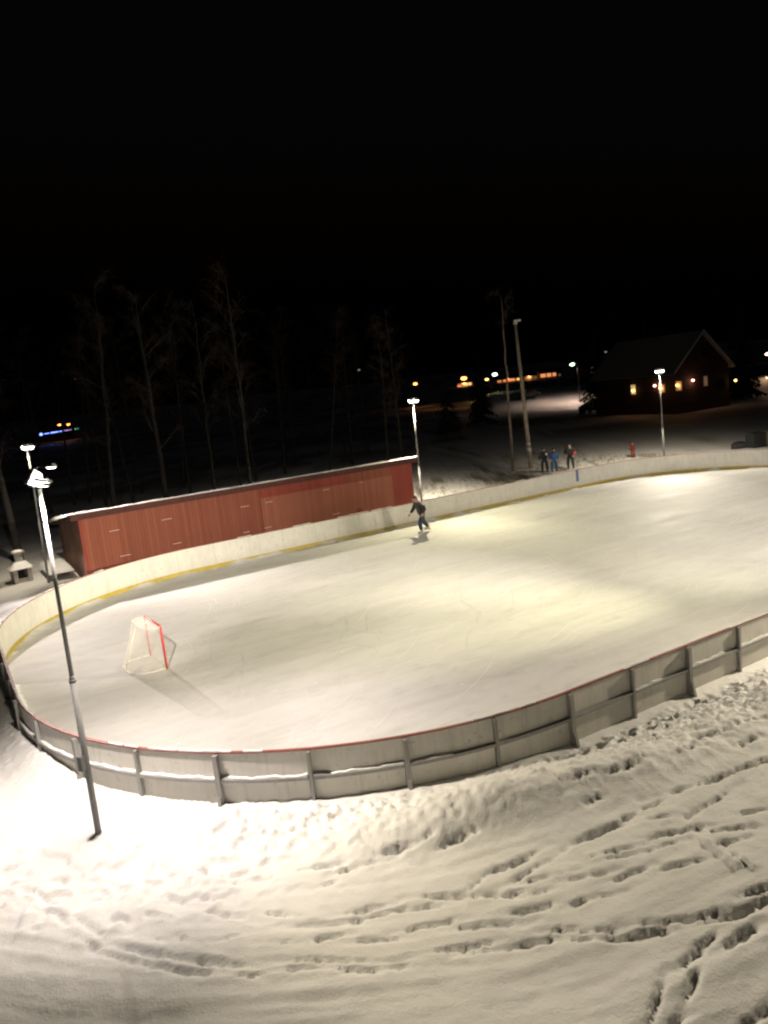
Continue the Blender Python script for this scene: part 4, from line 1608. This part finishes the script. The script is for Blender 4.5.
# ------------------------------------------------------------------ village: houses and street lamps along the horizon
def street_lamp(label, px, py, Y, mt, power, col, size=.28):
    P = at_y(px, py, Y)
    gz_ = ground_h(P[0], P[1])
    o = thing('street_lamp', label, 'street lamp', (P[0], P[1], gz_), 0, 'street lamps in the village')
    H_ = P[2] - gz_
    q = MB()
    q.tube([(.9, 0, -.2), (.9, 0, H_ - .2), (.7, 0, H_ + .05), (0, 0, H_ + .12)], [.08, .06, .05, .04], 8)
    q.build('pole', M['black'], o)
    q = MB()
    q.bbox((-.05, 0, H_ + .16), (.75, .34, .1), .03)
    hd = q.build('lamp_head', M['housing'], o)
    q = MB()
    q.sphere((-.05, 0, H_ + .02), (size * 1.2, size, size * .65), 12, 8)
    q.build('lens', M[mt], hd)
    if power:
        ld = bpy.data.lights.new('street_glow', 'SPOT')
        ld.energy = power
        ld.color = col
        ld.spot_size = rad(155)
        ld.spot_blend = .5
        ld.shadow_soft_size = .2
        lo = bpy.data.objects.new('street_glow', ld)
        COL.objects.link(lo)
        lo.parent = o
        lo.location = (-.05, 0, H_ - .25)
    return o


ORN = (1.0, .42, .14)
street_lamp('orange street lamp glowing in front of the leftmost lit village house', 464, 378.5, 196, 'lamp_orange', 3500, ORN, .6)
street_lamp('small amber street lamp between the first house and the greenish lamp', 487, 379.5, 220, 'lamp_amber', 900, (1, .6, .25), .42)
street_lamp('greenish white street lamp left of the tall unlit pole', 495, 374.5, 190, 'lamp_green', 350, (.75, 1, .7), .50)
street_lamp('greenish white street lamp above the lit snow field', 572.5, 364.5, 146, 'lamp_green', 3800, (1.0, .70, .56), .36)
street_lamp('lone orange street lamp above the mid floodlight post', 415.5, 384, 230, 'lamp_orange', 300, ORN, .48)
street_lamp('faint distant lamp high above the shed roof', 359, 370, 330, 'lamp_dim', 0, ORN, .5)
street_lamp('pinkish street lamp at the right edge behind the gabled house', 768, 354, 130, 'lamp_pink', 300, (1, .55, .45), .35)
street_lamp('added dim lamp lighting the snow field, left of the gabled house roof', 606, 352, 140, 'lamp_dim', 1400, (1.0, .70, .56), .2)  # extra lamp, added to brighten the snow slope
street_lamp('left one of two small orange lamps above the blue light string', 59.5, 425, 300, 'lamp_orange', 200, ORN, .55)
street_lamp('right one of two small orange lamps above the blue light string', 68.5, 424.5, 300, 'lamp_orange', 200, ORN, .55)


def village_house(label, px0, px1, pyb, Y, wall, roof, wins, eave=3.4, ridge=6.0, wd=9, lamps=()):
    """long wall faces the viewer between two photo columns"""
    Y = Y or float(ground_at((px0 + px1) / 2, pyb, 0)[1])
    a, b_ = at_y(px0, pyb, Y), at_y(px1, pyb, Y)
    gz_ = ground_h((a[0] + b_[0]) / 2, Y)
    ln = float(b_[0] - a[0])
    return gable_house('village_house', label, 'house', (float(a[0]), Y + wd / 2, gz_), 0, ln, wd, eave, ridge, wall, roof, [('l', ln * f, z0, ln * w_, h_, mt) for f, z0, w_, h_, mt in wins], 'lit houses in the village', False, .4, [((ln * f, -wd / 2 - .4, z), mt, p, c) for f, z, mt, p, c in lamps])


ORC = (1.0, .45, .16)
village_house('small pale house glowing beside an orange street lamp, leftmost in the village', 457, 473, 386.5, None, M['house_pale'], M['roof_dark'], [(.75, .8, .34, 2.0, 'win_warm'), (.14, .2, .2, 1.6, 'win_orange')], lamps=[(.45, 3.1, 'lamp_orange', 900, ORC)])
village_house('low red house behind the slim tree and the tall pole', 496, 521, 382.5, None, M['house_red'], M['roof_dark'], [(.14, .8, .14, 1.6, 'win_orange'), (.36, 1, .14, 1.4, 'win_orange'), (.64, .9, .26, 1.8, 'win_orange'), (.9, 1, .12, 1.6, 'win_warm')], lamps=[(.5, 3.2, 'lamp_amber', 150, ORC)])
village_house('pale long house with dim windows right of the tall pole', 523, 539, 380, None, M['house_pale'], M['roof_dark'], [(.2, 1, .16, 1.5, 'win_dim'), (.5, 1.0, .14, 1.5, 'win_dim'), (.8, 1, .14, 1.5, 'win_dim')], lamps=[(.4, 3.2, 'lamp_dim', 420, ORC)])
village_house('red house with a row of big orange windows, right of the pale long house', 540, 562, 378, None, M['house_red'], M['roof_dark'], [(.15, 1.2, .24, 2.6, 'win_orange'), (.42, 1.2, .20, 2.6, 'win_orange'), (.66, 1.3, .16, 2.4, 'win_orange'), (.9, 1, .10, 1.4, 'win_dim')], 4.2, 7)
village_house('dark house with one faint pink window beside the gabled house', 584, 604, 388, None, M['house_red'], M['roof_dark'], [(.5, 4.2, .22, 1.6, 'win_pink')], 6.4, 9.4)
village_house('pale barn lit from outside at the right edge beyond the gabled house', 751, 792, 394, None, M['house_pale'], M['roof_dark'], [(.7, 1, .12, 1.1, 'win_dim')], 2.6, 3.9, 6, lamps=[(.35, 2.4, 'lamp_dim', 30, (1, .7, .45))])

# blue light string on a far house, left
A_, B_ = at_y(40.5, 434.5, 268), at_y(80, 428.2, 268)
hb = village_house('far dark house hung with a string of coloured lights, left edge of the village', 40, 82, 440, None, M['house_red'], M['roof_dark'], [(.45, 1, .1, 1.2, 'dark'), (.75, 1, .1, 1.2, 'dark')], 2.6, 4.0)
ls = thing('light_string', 'string of blue and violet lights under the eaves of the far left house', 'string lights', tuple(A_))
dv = Vector(B_) - Vector(A_)
for k0, k1, mt, r_ in ((0, .04, 'blue_led', .5), (.10, .22, 'blue_led', .12), (.26, .56, 'blue_led', .16), (.60, .78, 'mix_led', .18), (.86, .97, 'green_led', .2)):
    q = MB()
    if r_ > .4:
        q.sphere(tuple(dv * .015), (.55, .4, .45), 12, 8)
    else:
        q.tube([dv * k0, dv * k1], r_, 6)
    q.build('bulb', M[mt], ls)

# parked car, dark, at the left end of the lit field
def dark_car(px, py, label):
    g = ground_at(px, py, .2)
    o = thing('parked_car', label, 'car', (g[0], g[1], ground_h(g[0], g[1])), rad(8))
    prof = [(-2.1, .35), (-2.1, .85), (-1.5, .95), (-.9, 1.42), (.7, 1.45), (1.5, .98), (2.15, .88), (2.2, .35)]
    vs = [(x, -.82, z) for x, z in prof] + [(x, .82, z) for x, z in prof]
    n = len(prof)
    q = MB()
    q.add(vs, [tuple(range(n)), tuple(range(2 * n - 1, n - 1, -1))] + [(i, (i + 1) % n, n + (i + 1) % n, n + i) for i in range(n)])
    q.build('body', M['bin'], o)
    q = MB()
    q.box((-.1, -.83, 1.16), (1.6, .01, .34))
    q.box((-.1, .83, 1.16), (1.6, .01, .34))
    q.build('window', M['soot'], o)
    for sx_ in (-1.35, 1.35):
        for sy_ in (-.76, .76):
            q = MB()
            q.tube([(sx_, sy_ - .1, .33), (sx_, sy_ + .1, .33)], .33, 16)
            wh = q.build('wheel', M['black'], o)


dark_car(530, 405, 'dark parked car at the left end of the lit snow field')

# dark hedge rows that bound the lit field
def hedge(label, pts, h, wd, seed, dens=170):
    rr = random.Random(seed)
    a, b_ = Vector((*pts[0], 0)), Vector((*pts[1], 0))
    mid = (a + b_) / 2
    o = thing('hedge', label, 'hedge', (mid.x, mid.y, ground_h(mid.x, mid.y)), 0, 'dark hedges in the field')
    q, st = MB(), MB()
    L_ = (b_ - a).length
    for i in range(int(L_ * dens / 3)):
        p = a.lerp(b_, rr.random()) - mid
        hh = h * (.75 + .5 * float(vnoise(np.array((p.x + 300) / 2.3), np.array(7.0), seed)))
        c = p + Vector((rr.gauss(0, wd * .35), rr.gauss(0, wd * .35), hh * rr.random() ** .7))
        s = rr.uniform(.10, .26)
        d1 = Vector((rr.uniform(-1, 1), rr.uniform(-1, 1), rr.uniform(-.2, 1))).normalized() * s
        d2 = d1.cross(Vector((rr.uniform(-1, 1), rr.uniform(-1, 1), rr.uniform(-1, 1)))).normalized() * s * .8
        q.add([c - d1, c + d2, c + d1, c - d2], [(0, 1, 2, 3)])
    for i in range(int(L_ * 1.5)):
        p = a.lerp(b_, rr.random()) - mid
        st.tube([p + Vector((0, 0, -.2)), p + Vector((rr.uniform(-.3, .3), rr.uniform(-.3, .3), h * .8))], [.03, .012], 4, True, False)
    st.build('stems', M['twig'], o)
    q.build('foliage', M['needles'], o)


def gxy(x, y, z=0.0):
    return tuple(ground_at(x, y, z)[:2])


p0, p1 = at_y(515, 392, 186), at_y(604, 383, 180)
hedge('dark hedge behind the lit snow slope beyond the tall pole', ((p0[0], 186), (p1[0], 180)), 1.8, 1.6, 4, 120)

# ------------------------------------------------------------------ camera
cd = bpy.data.cameras.new('camera')
cam = bpy.data.objects.new('camera', cd)
COL.objects.link(cam)
cd.sensor_fit = 'AUTO'
cd.sensor_width = 36
cd.lens = FPX / 1024 * 36
cd.clip_end = 4000
mw = Matrix.Identity(4)
for i in range(3):
    mw[i][0], mw[i][1], mw[i][2] = _R[i], _U[i], -_F[i]
mw[0][3], mw[1][3], mw[2][3] = 0, 0, CAM_H
cam.matrix_world = mw
SC.camera = cam

# ------------------------------------------------------------------ view and sampling
SC.render.resolution_x, SC.render.resolution_y = 768, 1024
SC.view_settings.view_transform = 'Standard'
SC.view_settings.look = 'None'
SC.view_settings.exposure = 0.08
SC.view_settings.gamma = 1
SC.cycles.use_denoising = True
SC.cycles.max_bounces = 5
SC.cycles.diffuse_bounces = 3
SC.cycles.sample_clamp_indirect = 4
SC.cycles.filter_width = 2.3
bpy.context.view_layer.update()
